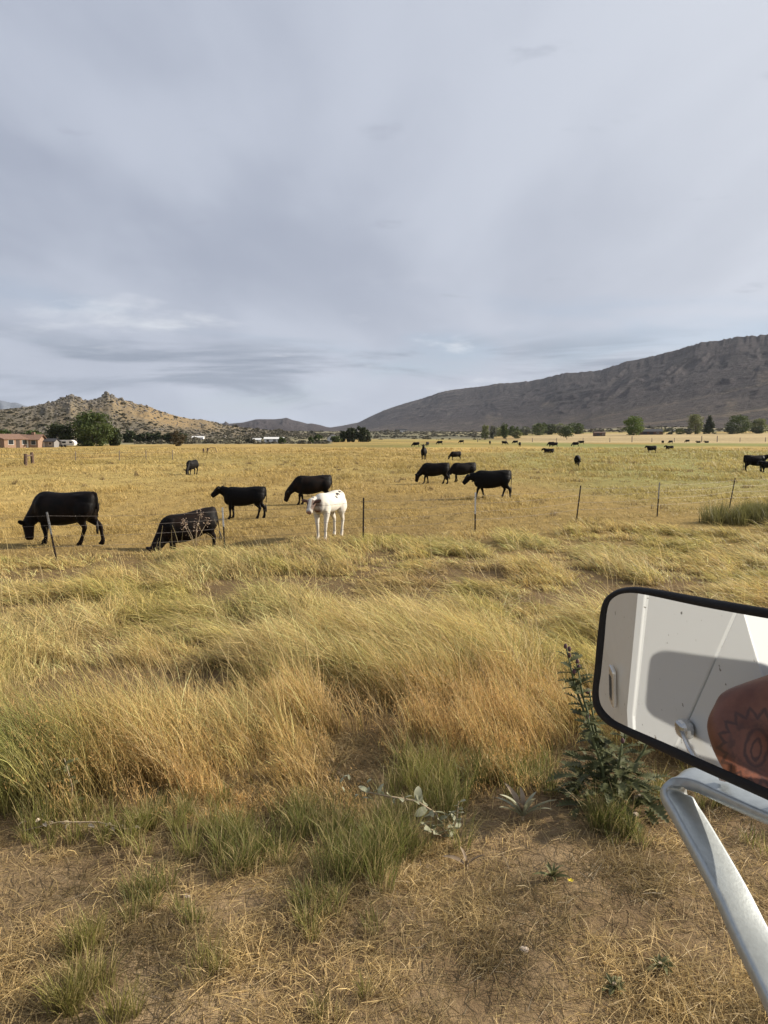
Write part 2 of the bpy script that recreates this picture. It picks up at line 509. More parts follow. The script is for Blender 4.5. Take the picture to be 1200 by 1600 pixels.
def mix_right(A, T, g, g2):
    rock = sstep(0.52, 0.95, g2) * sstep(16, 4, A) * 0.8 + 0.25 * sstep(0.8, 1.0, T) + 0.2 * sstep(0.6, 0.9, g)
    tan = sstep(0.62, 0.85, fbm(A * 0.5 + 3, T * 4 + 1, 3)) * sstep(0.8, 0.35, T) * 0.6 + 0.35 * sstep(0.45, 0.15, T) + sstep(0.05, 0.0, T) * 0.8
    line = 0.03 + 0.016 * np.clip(A - 14, 0, 30)
    tan = tan + np.exp(-((T - line) / 0.013) ** 2) * sstep(13, 17, A) * 1.1 + np.exp(-((T - 0.30 - 0.02 * (A - 20) - 0.03 * fbm(A * 0.4, A * 0 + 2, 2)) / 0.012) ** 2) * sstep(10, 15, A) * 0.35
    return rock.clip(0, 1), tan.clip(0, 1)


def mix_left(A, T, g, g2):
    rock = sstep(0.5, 0.9, g2) * sstep(0.5, 0.85, T) * sstep(-15, -18.5, A)
    tan = np.exp(-((A + 15.8) / 3.6) ** 2) * sstep(0.3, 0.62, T) * 1.0 + 0.25 * sstep(0.5, 0.7, fbm(A * 1.2, T * 5, 3))
    return rock.clip(0, 1), tan.clip(0, 1)


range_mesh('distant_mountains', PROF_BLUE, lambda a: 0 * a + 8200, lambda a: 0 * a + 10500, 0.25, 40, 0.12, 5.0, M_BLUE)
range_mesh('far_ridge', PROF_MID, lambda a: 0 * a + 2300, lambda a: 0 * a + 4200, 0.12, 40, 0.07, 21.0, M_MID, 1.2, toe=5)
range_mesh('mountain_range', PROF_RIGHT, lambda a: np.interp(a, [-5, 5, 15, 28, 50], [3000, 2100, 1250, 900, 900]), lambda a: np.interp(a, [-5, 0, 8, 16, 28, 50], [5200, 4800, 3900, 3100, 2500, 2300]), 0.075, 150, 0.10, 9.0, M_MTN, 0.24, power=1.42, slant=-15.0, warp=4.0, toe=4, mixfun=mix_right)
HILL, HG = range_mesh('rocky_hill', PROF_LEFT, lambda a: np.interp(a, [-42, -25, -15, -8, -2], [300, 300, 330, 420, 600]), lambda a: np.interp(a, [-42, -22, -15, -8, -2], [760, 760, 800, 950, 1300]), 0.07, 80, 0.09, 33.0, M_HILL, 0.8, power=1.15, toe=0.6, mixfun=mix_left)


def hill_point(n, seed, amin, amax, tmin, tmax, weight=None):
    g = np.random.default_rng(seed)
    az, t, X, Y, Z = HG
    ia = np.searchsorted(az, g.uniform(amin, amax, n)).clip(0, len(az) - 1)
    it = np.searchsorted(t, g.uniform(tmin, tmax, n)).clip(0, len(t) - 1)
    P = np.stack([X[ia, it], Y[ia, it], Z[ia, it]], -1)
    P[:, :2] += g.normal(0, 0.5, (n, 2))
    if weight is not None:
        keep = g.random(n) < weight(az[ia], t[it])
        P = P[keep]
    return P


# ------------------------------------------------------------------ scattering of grass and brush
def scatter(name, pts, rot, scl, idx, tint, protos, label, cat):
    pts = np.asarray(pts, np.float32)
    n = len(pts)
    me = bpy.data.meshes.new(name)
    me.vertices.add(n); me.vertices.foreach_set('co', pts.ravel())
    scl = np.asarray(scl, np.float32)
    if scl.ndim == 1: scl = np.repeat(scl[:, None], 3, 1)
    set_attr(me, 'rot', 'FLOAT_VECTOR', np.asarray(rot, np.float32)); set_attr(me, 'scl', 'FLOAT_VECTOR', scl)
    set_attr(me, 'idx', 'INT', np.asarray(idx, np.int32))
    set_attr(me, 'tint', 'FLOAT_COLOR', np.concatenate([np.asarray(tint, np.float32), np.ones((n, 1), np.float32)], 1))
    o = tag(obj(name, me), label, cat, kind='stuff')
    c = bpy.data.collections.new(name + '_kinds')
    for k, pm in enumerate(protos):
        po = bpy.data.objects.new('%s_kind_%02d' % (name, k), pm); c.objects.link(po)
    ng = bpy.data.node_groups.new(name + '_scatter', 'GeometryNodeTree')
    ng.interface.new_socket('Geometry', in_out='INPUT', socket_type='NodeSocketGeometry')
    ng.interface.new_socket('Geometry', in_out='OUTPUT', socket_type='NodeSocketGeometry')
    N = ng.nodes; L = ng.links
    gi = N.new('NodeGroupInput'); go = N.new('NodeGroupOutput')
    iop = N.new('GeometryNodeInstanceOnPoints'); ci = N.new('GeometryNodeCollectionInfo')
    ci.inputs['Collection'].default_value = c; ci.inputs['Separate Children'].default_value = True; ci.inputs['Reset Children'].default_value = True
    def na(nm, typ):
        a = N.new('GeometryNodeInputNamedAttribute'); a.data_type = typ; a.inputs['Name'].default_value = nm
        return a.outputs['Attribute']
    m2p = N.new('GeometryNodeMeshToPoints')
    L.new(gi.outputs[0], m2p.inputs['Mesh']); L.new(m2p.outputs[0], iop.inputs['Points'])
    L.new(ci.outputs[0], iop.inputs['Instance']); iop.inputs['Pick Instance'].default_value = True
    L.new(na('idx', 'INT'), iop.inputs['Instance Index'])
    e2r = N.new('FunctionNodeEulerToRotation'); L.new(na('rot', 'FLOAT_VECTOR'), e2r.inputs[0]); L.new(e2r.outputs[0], iop.inputs['Rotation'])
    L.new(na('scl', 'FLOAT_VECTOR'), iop.inputs['Scale'])
    L.new(iop.outputs[0], go.inputs[0])
    md = o.modifiers.new('scatter', 'NODES'); md.node_group = ng
    return o


GOLD = np.array((0.64, 0.455, 0.145)); PALE = np.array((0.72, 0.57, 0.27)); YGREEN = np.array((0.43, 0.40, 0.10)); GREEN = np.array((0.13, 0.165, 0.04))
ORANGE = np.array((0.60, 0.385, 0.15)); BROWN = np.array((0.27, 0.18, 0.10)); OLIVE = np.array((0.27, 0.235, 0.085))


def z_euler(n, a0, sd, g):
    e = np.zeros((n, 3)); e[:, 2] = a0 + g.normal(0, sd, n); e[:, 0] = g.normal(0, 0.1, n); e[:, 1] = g.normal(0, 0.1, n)
    return e


WIND = R(158)   # the grass lies over to the left and a little away


def mixcol(cols, w):
    w = np.stack(w, -1); w = w / w.sum(-1, keepdims=True)
    return w @ np.stack(cols)


def sward_mat():
    m, t, p = new_mat('grass_sward')
    at = t.new('ShaderNodeAttribute', attribute_name='Col')
    t.link(at.outputs['Color'], p.inputs['Base Color'])
    p.inputs['Roughness'].default_value = 0.5; p.inputs['Specular IOR Level'].default_value = 0.25
    tr = t.new('ShaderNodeBsdfTranslucent'); t.link(at.outputs['Color'], tr.inputs[0])
    mx = t.new('ShaderNodeMixShader'); mx.inputs[0].default_value = 0.42
    t.link(p.outputs[0], mx.inputs[1]); t.link(tr.outputs[0], mx.inputs[2])
    t.link(mx.outputs[0], t.n['Material Output'].inputs[0])
    return m


M_SWARD = sward_mat()


def sward(name, root, az, L, w, b0, b1, col, g, segs, label, cat='grass', rootcol=(0.20, 0.14, 0.065), rootmix=0.45, taper=0.85, wob=0.0):
    """many curved tapering blades as one mesh; every blade has its own root, heading, length, width, bend and colour"""
    n = len(root)
    d = np.stack([np.cos(az), np.sin(az), np.zeros(n)], -1); s = np.stack([-np.sin(az), np.cos(az), np.zeros(n)], -1)
    up = np.array((0, 0, 1.0))
    tw = g.uniform(-1.0, 1.0, n)
    q = root.copy()
    V = np.zeros((n, segs + 1, 2, 3), np.float32); C = np.ones((n, segs + 1, 2, 4), np.float32)
    rc = np.array(rootcol)
    for k in range(segs + 1):
        f = k / segs
        a = b0 + (b1 - b0) * f
        nrm = d * np.cos(a)[:, None] - up * np.sin(a)[:, None]
        sd = s * np.cos(tw)[:, None] + nrm * np.sin(tw)[:, None]
        hw = (w * (1 - taper * f ** 1.4) * 0.5)[:, None]
        V[:, k, 0] = q - sd * hw; V[:, k, 1] = q + sd * hw
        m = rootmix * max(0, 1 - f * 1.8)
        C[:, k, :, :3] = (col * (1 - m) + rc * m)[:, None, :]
        q = q + (d * np.sin(a)[:, None] + up * np.cos(a)[:, None]) * (L / segs)[:, None]
        if wob: q = q + g.normal(0, wob, (n, 3)) * L[:, None]
    base = (np.arange(n) * (segs + 1) * 2)[:, None]
    k = (np.arange(segs) * 2)[None]
    b = base + k
    F = np.stack([b, b + 1, b + 3, b + 2], -1).reshape(-1, 4)
    me = fast_mesh(name, V.reshape(-1, 3), F)
    set_attr(me, 'Col', 'FLOAT_COLOR', C.reshape(-1, 4))
    return tag(obj(name, me, M_SWARD), label, cat, kind='stuff')


def clumped(g, x, y, per, rad):
    """turn clump centres into blade roots"""
    n = len(x)
    ci = np.repeat(np.arange(n), per)
    rr = rad[ci] * np.sqrt(g.random(len(ci))); ph = g.uniform(0, 2 * math.pi, len(ci))
    return ci, x[ci] + rr * np.cos(ph), y[ci] + rr * np.sin(ph)


def fence_line(x):
    return np.interp(x, [-14, -7.4, -4.25, -0.57, 2.7, 6.36, 9.7, 13.63, 20], [16.0, 17.3, 19.9, 20.7, 22.6, 25.4, 27.2, 30.3, 34])


def bare(x, y):
    """1 where the soil lies open"""
    e = np.interp(x, [-4, -2, -1.2, -0.5, 0.1, 0.5, 0.9, 1.25, 1.6, 2.2, 3.5], [3.9, 4.2, 4.3, 4.35, 4.45, 4.6, 4.75, 5.5, 5.45, 5.1, 5.2])
    e = e + 0.5 * (fbm(x * 1.7, y * 1.7 + 3, 3) - 0.5)
    b = sstep(e + 0.15, e - 0.15, y)
    b = np.maximum(b, np.exp(-(((x - 6.6) / 1.9) ** 2 + ((y - 11.7) / 0.7) ** 2) ** 2))
    return b


def build_tall_grass():
    g = np.random.default_rng(5)
    n = 18500
    y = 4.4 + 19 * g.random(n) ** 1.05
    x = g.uniform(-1, 1, n) * (0.53 * y + 1.0)
    nz = fbm(x * 0.55 + 4, y * 0.4, 4); hol = fbm(x * 0.75 + 40, y * 0.7 + 11, 3); big = fbm(x * 0.3 + 9, y * 0.22 + 31, 3)
    fy = fence_line(x)
    keep = (g.random(n) > bare(x, y)) & (y < fy + 0.8)
    mound = fbm(x * 0.95 + 21, y * 0.8 + 5, 3, 0.5)
    keep &= ~((hol < 0.38) & (g.random(n) < 0.9)) & ~((mound < 0.41) & (g.random(n) < 0.65))
    keep &= ~((y > fy - 2.2) & (g.random(n) < 0.35))
    x, y, nz, hol, big, fy, mound = [q[keep] for q in (x, y, nz, hol, big, fy, mound)]
    nc = len(x)
    per = np.clip(24 - 0.55 * y, 13, 22).astype(int)
    rad = g.uniform(0.05, 0.14, nc) * (1 + y / 30)
    ci, bx, by = clumped(g, x, y, per, rad)
    N = len(ci)
    yy = y[ci]; xx = x[ci]
    orange = (sstep(7.3, 6.0, y + 1.4 * (nz - 0.5)) * sstep(1.55, 0.9, x) * sstep(-2.5, -1.6, x))
    orange = orange * (0.25 + 0.9 * sstep(0.40, 0.56, fbm(x * 0.9 + 90, y * 0.7 + 2, 3)))
    orange = np.maximum(orange, 0.6 * np.exp(-(((x - 1.0) / 0.9) ** 2 + ((y - 6.3) / 0.5) ** 2)))
    gr = sstep(0.50, 0.60, fbm(x * 0.45 + 80, y * 0.6 + 3, 4)) * sstep(6.0, 7.2, y)
    br = sstep(0.50, 0.38, hol)
    lg = np.exp(-(((x + 2.45) / 0.62) ** 2 + ((y - 4.75) / 0.5) ** 2) ** 2)
    fold = sstep(0.55, 0.7, fbm(x * 0.5 + 13, y * 0.8 + 51, 3)) * sstep(8, 10, y)
    tint = mixcol([GOLD, ORANGE, YGREEN, BROWN * 0.85, PALE, np.array((0.24, 0.30, 0.07))], [0.6 + 0 * x, 1.5 * orange, 0.6 * gr, 1.5 * br, 0.45 + 1.0 * sstep(0.48, 0.62, nz), 5 * lg])
    tint *= g.uniform(0.82, 1.3, nc)[:, None]
    col = tint[ci] * g.choice([0.42, 0.7, 0.95, 1.15, 1.4], N)[:, None] * g.uniform(0.85, 1.1, N)[:, None]
    col = np.clip(col, 0, 0.85)
    gp = g.random(N) < (0.10 + 0.22 * gr[ci])
    col[gp] = col[gp] * 0.4 + np.array((0.27, 0.29, 0.07)) * 0.6
    direc = WIND + (fbm(x * 0.75 + 70, y * 0.6, 3) - 0.5) * 2.5
    az = direc[ci] + g.normal(0, 0.6, N) + (g.random(N) < 0.2) * g.uniform(-2.4, 2.4, N)
    Lc = (0.16 + 0.60 * sstep(0.32, 0.64, mound) + 0.25 * (nz - 0.5)) * g.uniform(0.75, 1.15, nc) * (1 - 0.48 * br) * (1 + 0.12 * gr)
    Lc *= 1 - 0.35 * sstep(fy - 2.5, fy + 0.5, y)
    Lc *= 1 - 0.30 * sstep(5.3, 4.3, y)
    Lc *= 1 - 0.32 * sstep(9.5, 15, y)
    Lc = Lc * (1 - lg) + lg * g.uniform(0.5, 0.75, nc)
    L = Lc[ci] * g.uniform(0.6, 1.2, N)
    up = orange[ci]
    flat = (sstep(6.0, 7.5, y) * (0.35 + 0.65 * sstep(0.42, 0.6, fbm(x * 0.6 + 11, y * 0.5 + 77, 3))))[ci]
    b0 = np.radians(np.abs(g.normal(16, 10, N)) * (1 - 0.3 * up) + 30 * flat); b1 = np.radians(g.normal(82, 18, N) * (1 - 0.42 * up) + 18 * fold[ci] + 12 * gr[ci] + 16 * flat)
    w = np.clip(0.00085 * yy, 0.0048, 0.015) * g.uniform(0.5, 1.45, N)
    root = np.stack([bx, by, ground_z(bx, by) - 0.01], -1)
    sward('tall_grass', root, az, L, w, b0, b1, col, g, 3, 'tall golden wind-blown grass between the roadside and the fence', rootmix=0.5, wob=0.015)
    # fluffy seed heads on the orange clumps
    sel = np.where(g.random(N) < 0.55 * up + 0.012)[0]
    k = 7
    si = np.repeat(sel, k); m = len(si)
    f = g.uniform(0.5, 1.0, m)
    am = b0[si] + (b1[si] - b0[si]) * f * 0.5
    hx = np.sin(am) * L[si] * f; hz = np.cos(am) * L[si] * f
    p = root[si] + np.stack([np.cos(az[si]) * hx, np.sin(az[si]) * hx, hz], -1) + g.normal(0, 0.018, (m, 3))
    sward('seed_heads', p, g.uniform(0, 6.28, m), g.uniform(0.012, 0.034, m), 0.0042 * g.uniform(0.6, 1.4, m), np.radians(g.uniform(10, 80, m)), np.radians(g.uniform(30, 120, m)), np.clip(ORANGE * 1.05 * g.uniform(0.6, 1.25, m)[:, None], 0, 0.8), g, 1, 'feathery orange seed heads over the nearest tall grass', rootmix=0.0, taper=0.7)


def build_pasture():
    g = np.random.default_rng(6)
    n = 29500
    y = 16.5 * (170 / 16.5) ** (g.random(n) ** 0.95)
    x = g.uniform(-1, 1, n) * (0.52 * y + 1.5)
    lump = fbm(x * 0.42, y * 0.2, 4); patch = fbm(x * 0.07 + 3, y * 0.035, 4); p2 = fbm(x * 0.05 + 30, y * 0.03 + 7, 3)
    keep = (y > fence_line(x) - 1.0) & ((lump > 0.46) | (g.random(n) < 0.35))
    x, y, lump, patch, p2 = [q[keep] for q in (x, y, lump, patch, p2)]; nc = len(x)
    a = np.degrees(np.arctan2(x, y))
    ol = sstep(0.46, 0.60, patch) * (0.5 + 0.9 * sstep(-2, 18, a)) + 1.1 * sstep(6, 20, a)
    tint = mixcol([GOLD, PALE, YGREEN, BROWN, OLIVE], [1.0 + 0 * x, 0.30 + 0.6 * sstep(0.5, 0.62, p2), 0.45 * ol + 0.12, 0.9 * sstep(0.52, 0.40, lump) + 0.3 * sstep(0.55, 0.4, p2), 0.6 * ol]) * g.uniform(0.7, 1.12, nc)[:, None]
    k = y / 22
    ci, bx, by = clumped(g, x, y, np.full(nc, 10), g.uniform(0.12, 0.3, nc) * np.clip(k, 1, 4))
    N = len(ci)
    tall = sstep(0.50, 0.70, lump)
    L = (0.08 + 0.17 * tall)[ci] * g.uniform(0.6, 1.4, N) * np.clip(0.8 + 0.25 * k[ci], 1, 2.0)
    az = g.uniform(0, 2 * math.pi, N); wnd = g.random(N) < 0.5; az[wnd] = WIND + g.normal(0, 0.6, wnd.sum())
    b0 = np.radians(np.abs(g.normal(34, 18, N))); b1 = np.radians(g.normal(84, 18, N))
    w = 0.00068 * y[ci] * g.uniform(0.6, 1.5, N)
    col = np.clip(tint[ci] * g.choice([0.6, 0.88, 1.02, 1.2], N)[:, None] * g.uniform(0.85, 1.1, N)[:, None], 0, 0.85)
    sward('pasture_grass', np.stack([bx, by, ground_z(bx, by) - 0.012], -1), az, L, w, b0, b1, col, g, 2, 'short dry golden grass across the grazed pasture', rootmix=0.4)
    # the dark rank stand by the fence at the right, and lone tussocks
    x = g.normal(13.8, 1.4, 420); y = g.normal(25.6, 0.5, 420) + 0.15 * (x - 13)
    xs = g.uniform(-30, 30, 170); ys = 20 + 60 * g.random(170) ** 1.6; ok = (np.abs(xs) < 0.52 * ys) & (ys > fence_line(xs) + 0.5); xs, ys = xs[ok], ys[ok]
    X = np.concatenate([x, xs]); Y = np.concatenate([y, ys]); m = len(X)
    tint = np.concatenate([np.tile(GREEN * 0.7 + BROWN * 0.35, (len(x), 1)), np.tile(BROWN * 0.9 + GREEN * 0.25, (len(xs), 1))]) * g.uniform(0.7, 1.1, m)[:, None]
    hh = np.concatenate([g.uniform(0.5, 0.7, len(x)), g.uniform(0.08, 0.2, len(xs)) * (1 + ys / 120)])
    ci, bx, by = clumped(g, X, Y, np.full(m, 30), np.concatenate([np.full(len(x), 0.16), g.uniform(0.12, 0.4, len(xs))]))
    N = len(ci)
    sward('rank_grass', np.stack([bx, by, ground_z(bx, by) - 0.01], -1), g.uniform(0, 6.28, N), hh[ci] * g.uniform(0.6, 1.2, N), 0.0006 * Y[ci] * g.uniform(0.7, 1.3, N), np.radians(np.abs(g.normal(10, 8, N))), np.radians(g.normal(45, 20, N)), tint[ci] * g.uniform(0.6, 1.3, N)[:, None], g, 2, 'dark olive tussocks and rank grass standing in the pasture')


def build_near_ground_cover():
    g = np.random.default_rng(8)
    # short green tufts along the edge of the bare soil: centre x, y, spread, number of clumps, height
    spots = [(-1.55, 4.25, .30, 14, .17), (-1.2, 4.35, .3, 18, .18), (-0.85, 4.15, .28, 20, .19), (-0.72, 3.9, .16, 12, .18), (-0.5, 4.4, .25, 14, .18), (-0.1, 4.15, .26, 22, .27), (-0.17, 3.82, .16, 14, .24), (0.08, 4.0, .2, 16, .27),
             (0.3, 4.5, .3, 16, .26), (-0.38, 3.52, .13, 8, .15), (-1.2, 3.6, .14, 9, .16), (-1.32, 3.25, .14, 8, .17), (-1.28, 2.92, .17, 13, .17), (-1.05, 2.8, .1, 4, .16), (-0.78, 3.1, .12, 4, .12), (-0.92, 3.4, .1, 4, .12), (0.75, 4.85, .3, 20, .24), (0.45, 4.95, .3, 20, .26),
             (1.3, 4.25, .11, 16, .22), (1.4, 4.15, .1, 5, .14), (-1.9, 4.35, .3, 14, .18), (-2.3, 4.0, .3, 8, .15), (-0.3, 2.85, .22, 3, .10), (0.98, 5.05, .15, 8, .2), (-0.02, 3.4, .2, 4, .12), (2.05, 4.7, .4, 12, .2), (2.3, 3.9, .5, 6, .14)]
    X, Y, Hh = [], [], []
    for (cx, cyy, sd, k, h) in spots:
        k = max(3, int(k * 0.95)); h *= 1.0
        X.append(g.normal(cx, sd * 0.55, k)); Y.append(g.normal(cyy, sd * 0.45, k)); Hh.append(np.full(k, h) * g.uniform(0.7, 1.15, k))
    X = np.concatenate(X); Y = np.concatenate(Y); Hh = np.concatenate(Hh); m = len(X)
    mv = fbm(X * 1.2, Y * 1.2, 3)
    tint = mixcol([GREEN, YGREEN, GOLD * 0.8, OLIVE], [1.3 + 0 * X, 0.8 * sstep(0.42, 0.6, mv), 0.4 * sstep(3.6, 2.9, Y) + 0.08, 0.3 + 0 * X]) * g.uniform(0.75, 1.15, m)[:, None]
    ci, bx, by = clumped(g, X, Y, np.full(m, 50), g.uniform(0.025, 0.07, m))
    N = len(ci)
    dead = g.random(N) < 0.25
    col = tint[ci] * g.uniform(0.6, 1.35, N)[:, None]
    col[dead] = (PALE * 0.8) * g.uniform(0.6, 1.1, dead.sum())[:, None]
    ang = np.arctan2(by - Y[ci], bx - X[ci]) + g.normal(0, 0.7, N)
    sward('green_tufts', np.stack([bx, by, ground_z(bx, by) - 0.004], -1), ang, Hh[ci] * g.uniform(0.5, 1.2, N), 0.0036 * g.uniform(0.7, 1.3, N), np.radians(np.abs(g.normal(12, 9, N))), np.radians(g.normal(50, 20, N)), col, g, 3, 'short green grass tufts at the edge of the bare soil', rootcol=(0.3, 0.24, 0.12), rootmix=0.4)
    # dry litter lying on the soil, in drifts
    n = 8200
    Y = 2.3 + 3.4 * g.random(n); X = g.uniform(-1, 1, n) * (0.55 * Y + 0.4)
    c = fbm(X * 1.5 + 20, Y * 1.5, 4)
    open_soil = np.exp(-(((X - 1.12) / 0.33) ** 2 + ((Y - 4.75) / 0.55) ** 2) ** 2)
    keep = (g.random(n) < 0.30 + 1.2 * sstep(0.40, 0.56, c)) & (g.random(n) > 0.85 * open_soil)
    X, Y, c = X[keep], Y[keep], c[keep]; m = len(X)
    tint = mixcol([PALE * 0.9, BROWN, GOLD * 0.8, np.array((0.36, 0.27, 0.19))], [0.8 + 0 * X, 1.0 * g.random(m), 0.5 + 0 * X, 0.8 * g.random(m)]) * g.uniform(0.6, 1.1, m)[:, None]
    tint *= (0.5 + 0.95 * sstep(0.36, 0.62, fbm(X * 1.9 + 3, Y * 1.9 + 40, 3)))[:, None]
    ci, bx, by = clumped(g, X, Y, np.full(m, 15), g.uniform(0.05, 0.22, m))
    N = len(ci)
    lie = g.random(N) < 0.72
    b0 = np.where(lie, np.radians(g.normal(84, 6, N)), np.radians(np.abs(g.normal(35, 18, N))))
    b1 = np.where(lie, np.radians(g.normal(93, 8, N)), np.radians(g.normal(85, 20, N)))
    L = np.where(lie, g.uniform(0.04, 0.17, N), g.uniform(0.04, 0.11, N))
    sward('dry_litter', np.stack([bx, by, ground_z(bx, by) + g.uniform(0.0, 0.012, N)], -1), g.uniform(0, 6.28, N), L, 0.0028 * g.uniform(0.6, 1.5, N), b0, b1, tint[ci] * g.uniform(0.55, 1.3, N)[:, None], g, 2, 'dry straw and dead grass littering the roadside soil', 'straw', rootmix=0.1, taper=0.6, wob=0.02)
    # bent seed stalks standing above the tall grass
    n = 420
    Y = 5 + 14 * g.random(n); X = g.uniform(-1, 1, n) * 0.52 * Y
    keep = ((X < 0.9) | (Y > 8.6)); X, Y = X[keep], Y[keep]; m = len(X)
    sward('seed_stalks', np.stack([X, Y, ground_z(X, Y)], -1), WIND + g.normal(0, 0.8, m), g.uniform(0.6, 1.0, m), 0.0048 * g.uniform(0.6, 1.3, m) * np.clip(Y / 9, 1, 2), np.radians(np.abs(g.normal(10, 8, m))), np.radians(g.normal(45, 18, m)), np.tile(PALE * 1.0, (m, 1)) * g.uniform(0.6, 1.15, m)[:, None], g, 5, 'thin bent seed stalks rising over the tall grass', rootmix=0.2, taper=0.6, wob=0.012)


build_tall_grass()
build_pasture()
build_near_ground_cover()


# ------------------------------------------------------------------ cattle
def ring_tube(secs, n=16):
    """closed tube through elliptical sections (centre, side vector, up vector)"""
    V, F = [], []
    m = len(secs)
    for c, a, b in secs:
        for k in range(n):
            w = 2 * math.pi * k / n
            V.append(c + a * math.cos(w) + b * math.sin(w))
    for i in range(m - 1):
        for k in range(n):
            F.append((i * n + k, i * n + (k + 1) % n, (i + 1) * n + (k + 1) % n, (i + 1) * n + k))
    V.append(secs[0][0].copy()); V.append(secs[-1][0].copy())
    e0, e1 = len(V) - 2, len(V) - 1
    for k in range(n):
        F.append((e0, (k + 1) % n, k)); F.append((e1, (m - 1) * n + k, (m - 1) * n + (k + 1) % n))
    return V, F


def path_tube(pts, n=12, side=None):
    """pts: (point, radius across, radius along the bend plane)"""
    P = [Vector(p[0]) for p in pts]
    S = Vector(side) if side is not None else Vector((0, 1, 0))
    secs = []
    for i, p in enumerate(pts):
        tg = (P[min(i + 1, len(P) - 1)] - P[max(i - 1, 0)]).normalized()
        up = tg.cross(S)
        if up.length < 1e-4: up = Vector((1, 0, 0))
        up.normalize(); sd = up.cross(tg).normalized()
        secs.append((P[i], sd * p[1], up * p[2]))
    return ring_tube(secs, n)


def catmull(ctrl, per=5):
    """smooth a list of (x, y, z, ra, rb)"""
    c = [np.array(q, float) for q in ctrl]
    out = []
    for i in range(len(c) - 1):
        p0 = c[max(i - 1, 0)]; p1 = c[i]; p2 = c[i + 1]; p3 = c[min(i + 2, len(c) - 1)]
        for k in range(per):
            t = k / per
            out.append(0.5 * ((2 * p1) + (-p0 + p2) * t + (2 * p0 - 5 * p1 + 4 * p2 - p3) * t * t + (-p0 + 3 * p1 - 3 * p2 + p3) * t ** 3))
    out.append(c[-1])
    return out


def unify(V, F, voxel, smooth_it, name):
    """fuse overlapping closed pieces into one continuous skin"""
    me = mesh_from(V, F, name)
    o = bpy.data.objects.new(name, me)
    COL.objects.link(o)
    md = o.modifiers.new('r', 'REMESH'); md.mode = 'VOXEL'; md.voxel_size = voxel; md.use_smooth_shade = True
    ms = o.modifiers.new('s', 'SMOOTH'); ms.factor = 0.5; ms.iterations = smooth_it
    dg = bpy.context.evaluated_depsgraph_get()
    res = bpy.data.meshes.new_from_object(o.evaluated_get(dg))
    bpy.data.objects.remove(o); bpy.data.meshes.remove(me)
    res.name = name
    res.materials.clear()
    res.polygons.foreach_set('use_smooth', [True] * len(res.polygons))
    return res


POSES = {
    # poll of the head (x, y, z), direction of the face, feet offsets fl fr hl hr (forward)
    'graze': dict(poll=(1.02, 0.0, 0.55), face=(0.40, 0.0, -0.91), feet=(0.10, -0.12, 0.02, -0.16)),
    'graze_back': dict(poll=(0.93, 0.06, 0.50), face=(-0.05, 0.15, -0.99), feet=(-0.06, 0.12, 0.16, -0.24)),
    'graze_step': dict(poll=(1.02, 0.05, 0.53), face=(0.30, 0.1, -0.95), feet=(0.16, -0.1, -0.1, 0.12)),
    'graze_low': dict(poll=(1.05, 0.08, 0.42), face=(0.70, 0.25, -0.66), feet=(0.14, -0.08, 0.08, -0.05)),
    'stand': dict(poll=(0.94, 0.0, 1.15), face=(0.80, 0.0, -0.60), feet=(0.04, -0.05, 0.10, -0.12)),
    'walk': dict(poll=(0.99, 0.0, 0.97), face=(0.70, 0.0, -0.71), feet=(0.20, -0.16, -0.16, 0.14)),
    'high': dict(poll=(0.84, 0.03, 1.50), face=(0.86, 0.2, -0.45), feet=(0.0, 0.04, 0.03, -0.05)),
    'nuzzle': dict(poll=(1.00, 0.0, 1.16), face=(0.9, -0.2, -0.35), feet=(0.02, -0.03, 0.06, -0.08)),
    'stand_calf': dict(poll=(0.84, -0.13, 1.02), face=(0.72, 0.10, -0.66), feet=(0.03, -0.04, 0.05, -0.06)),
}


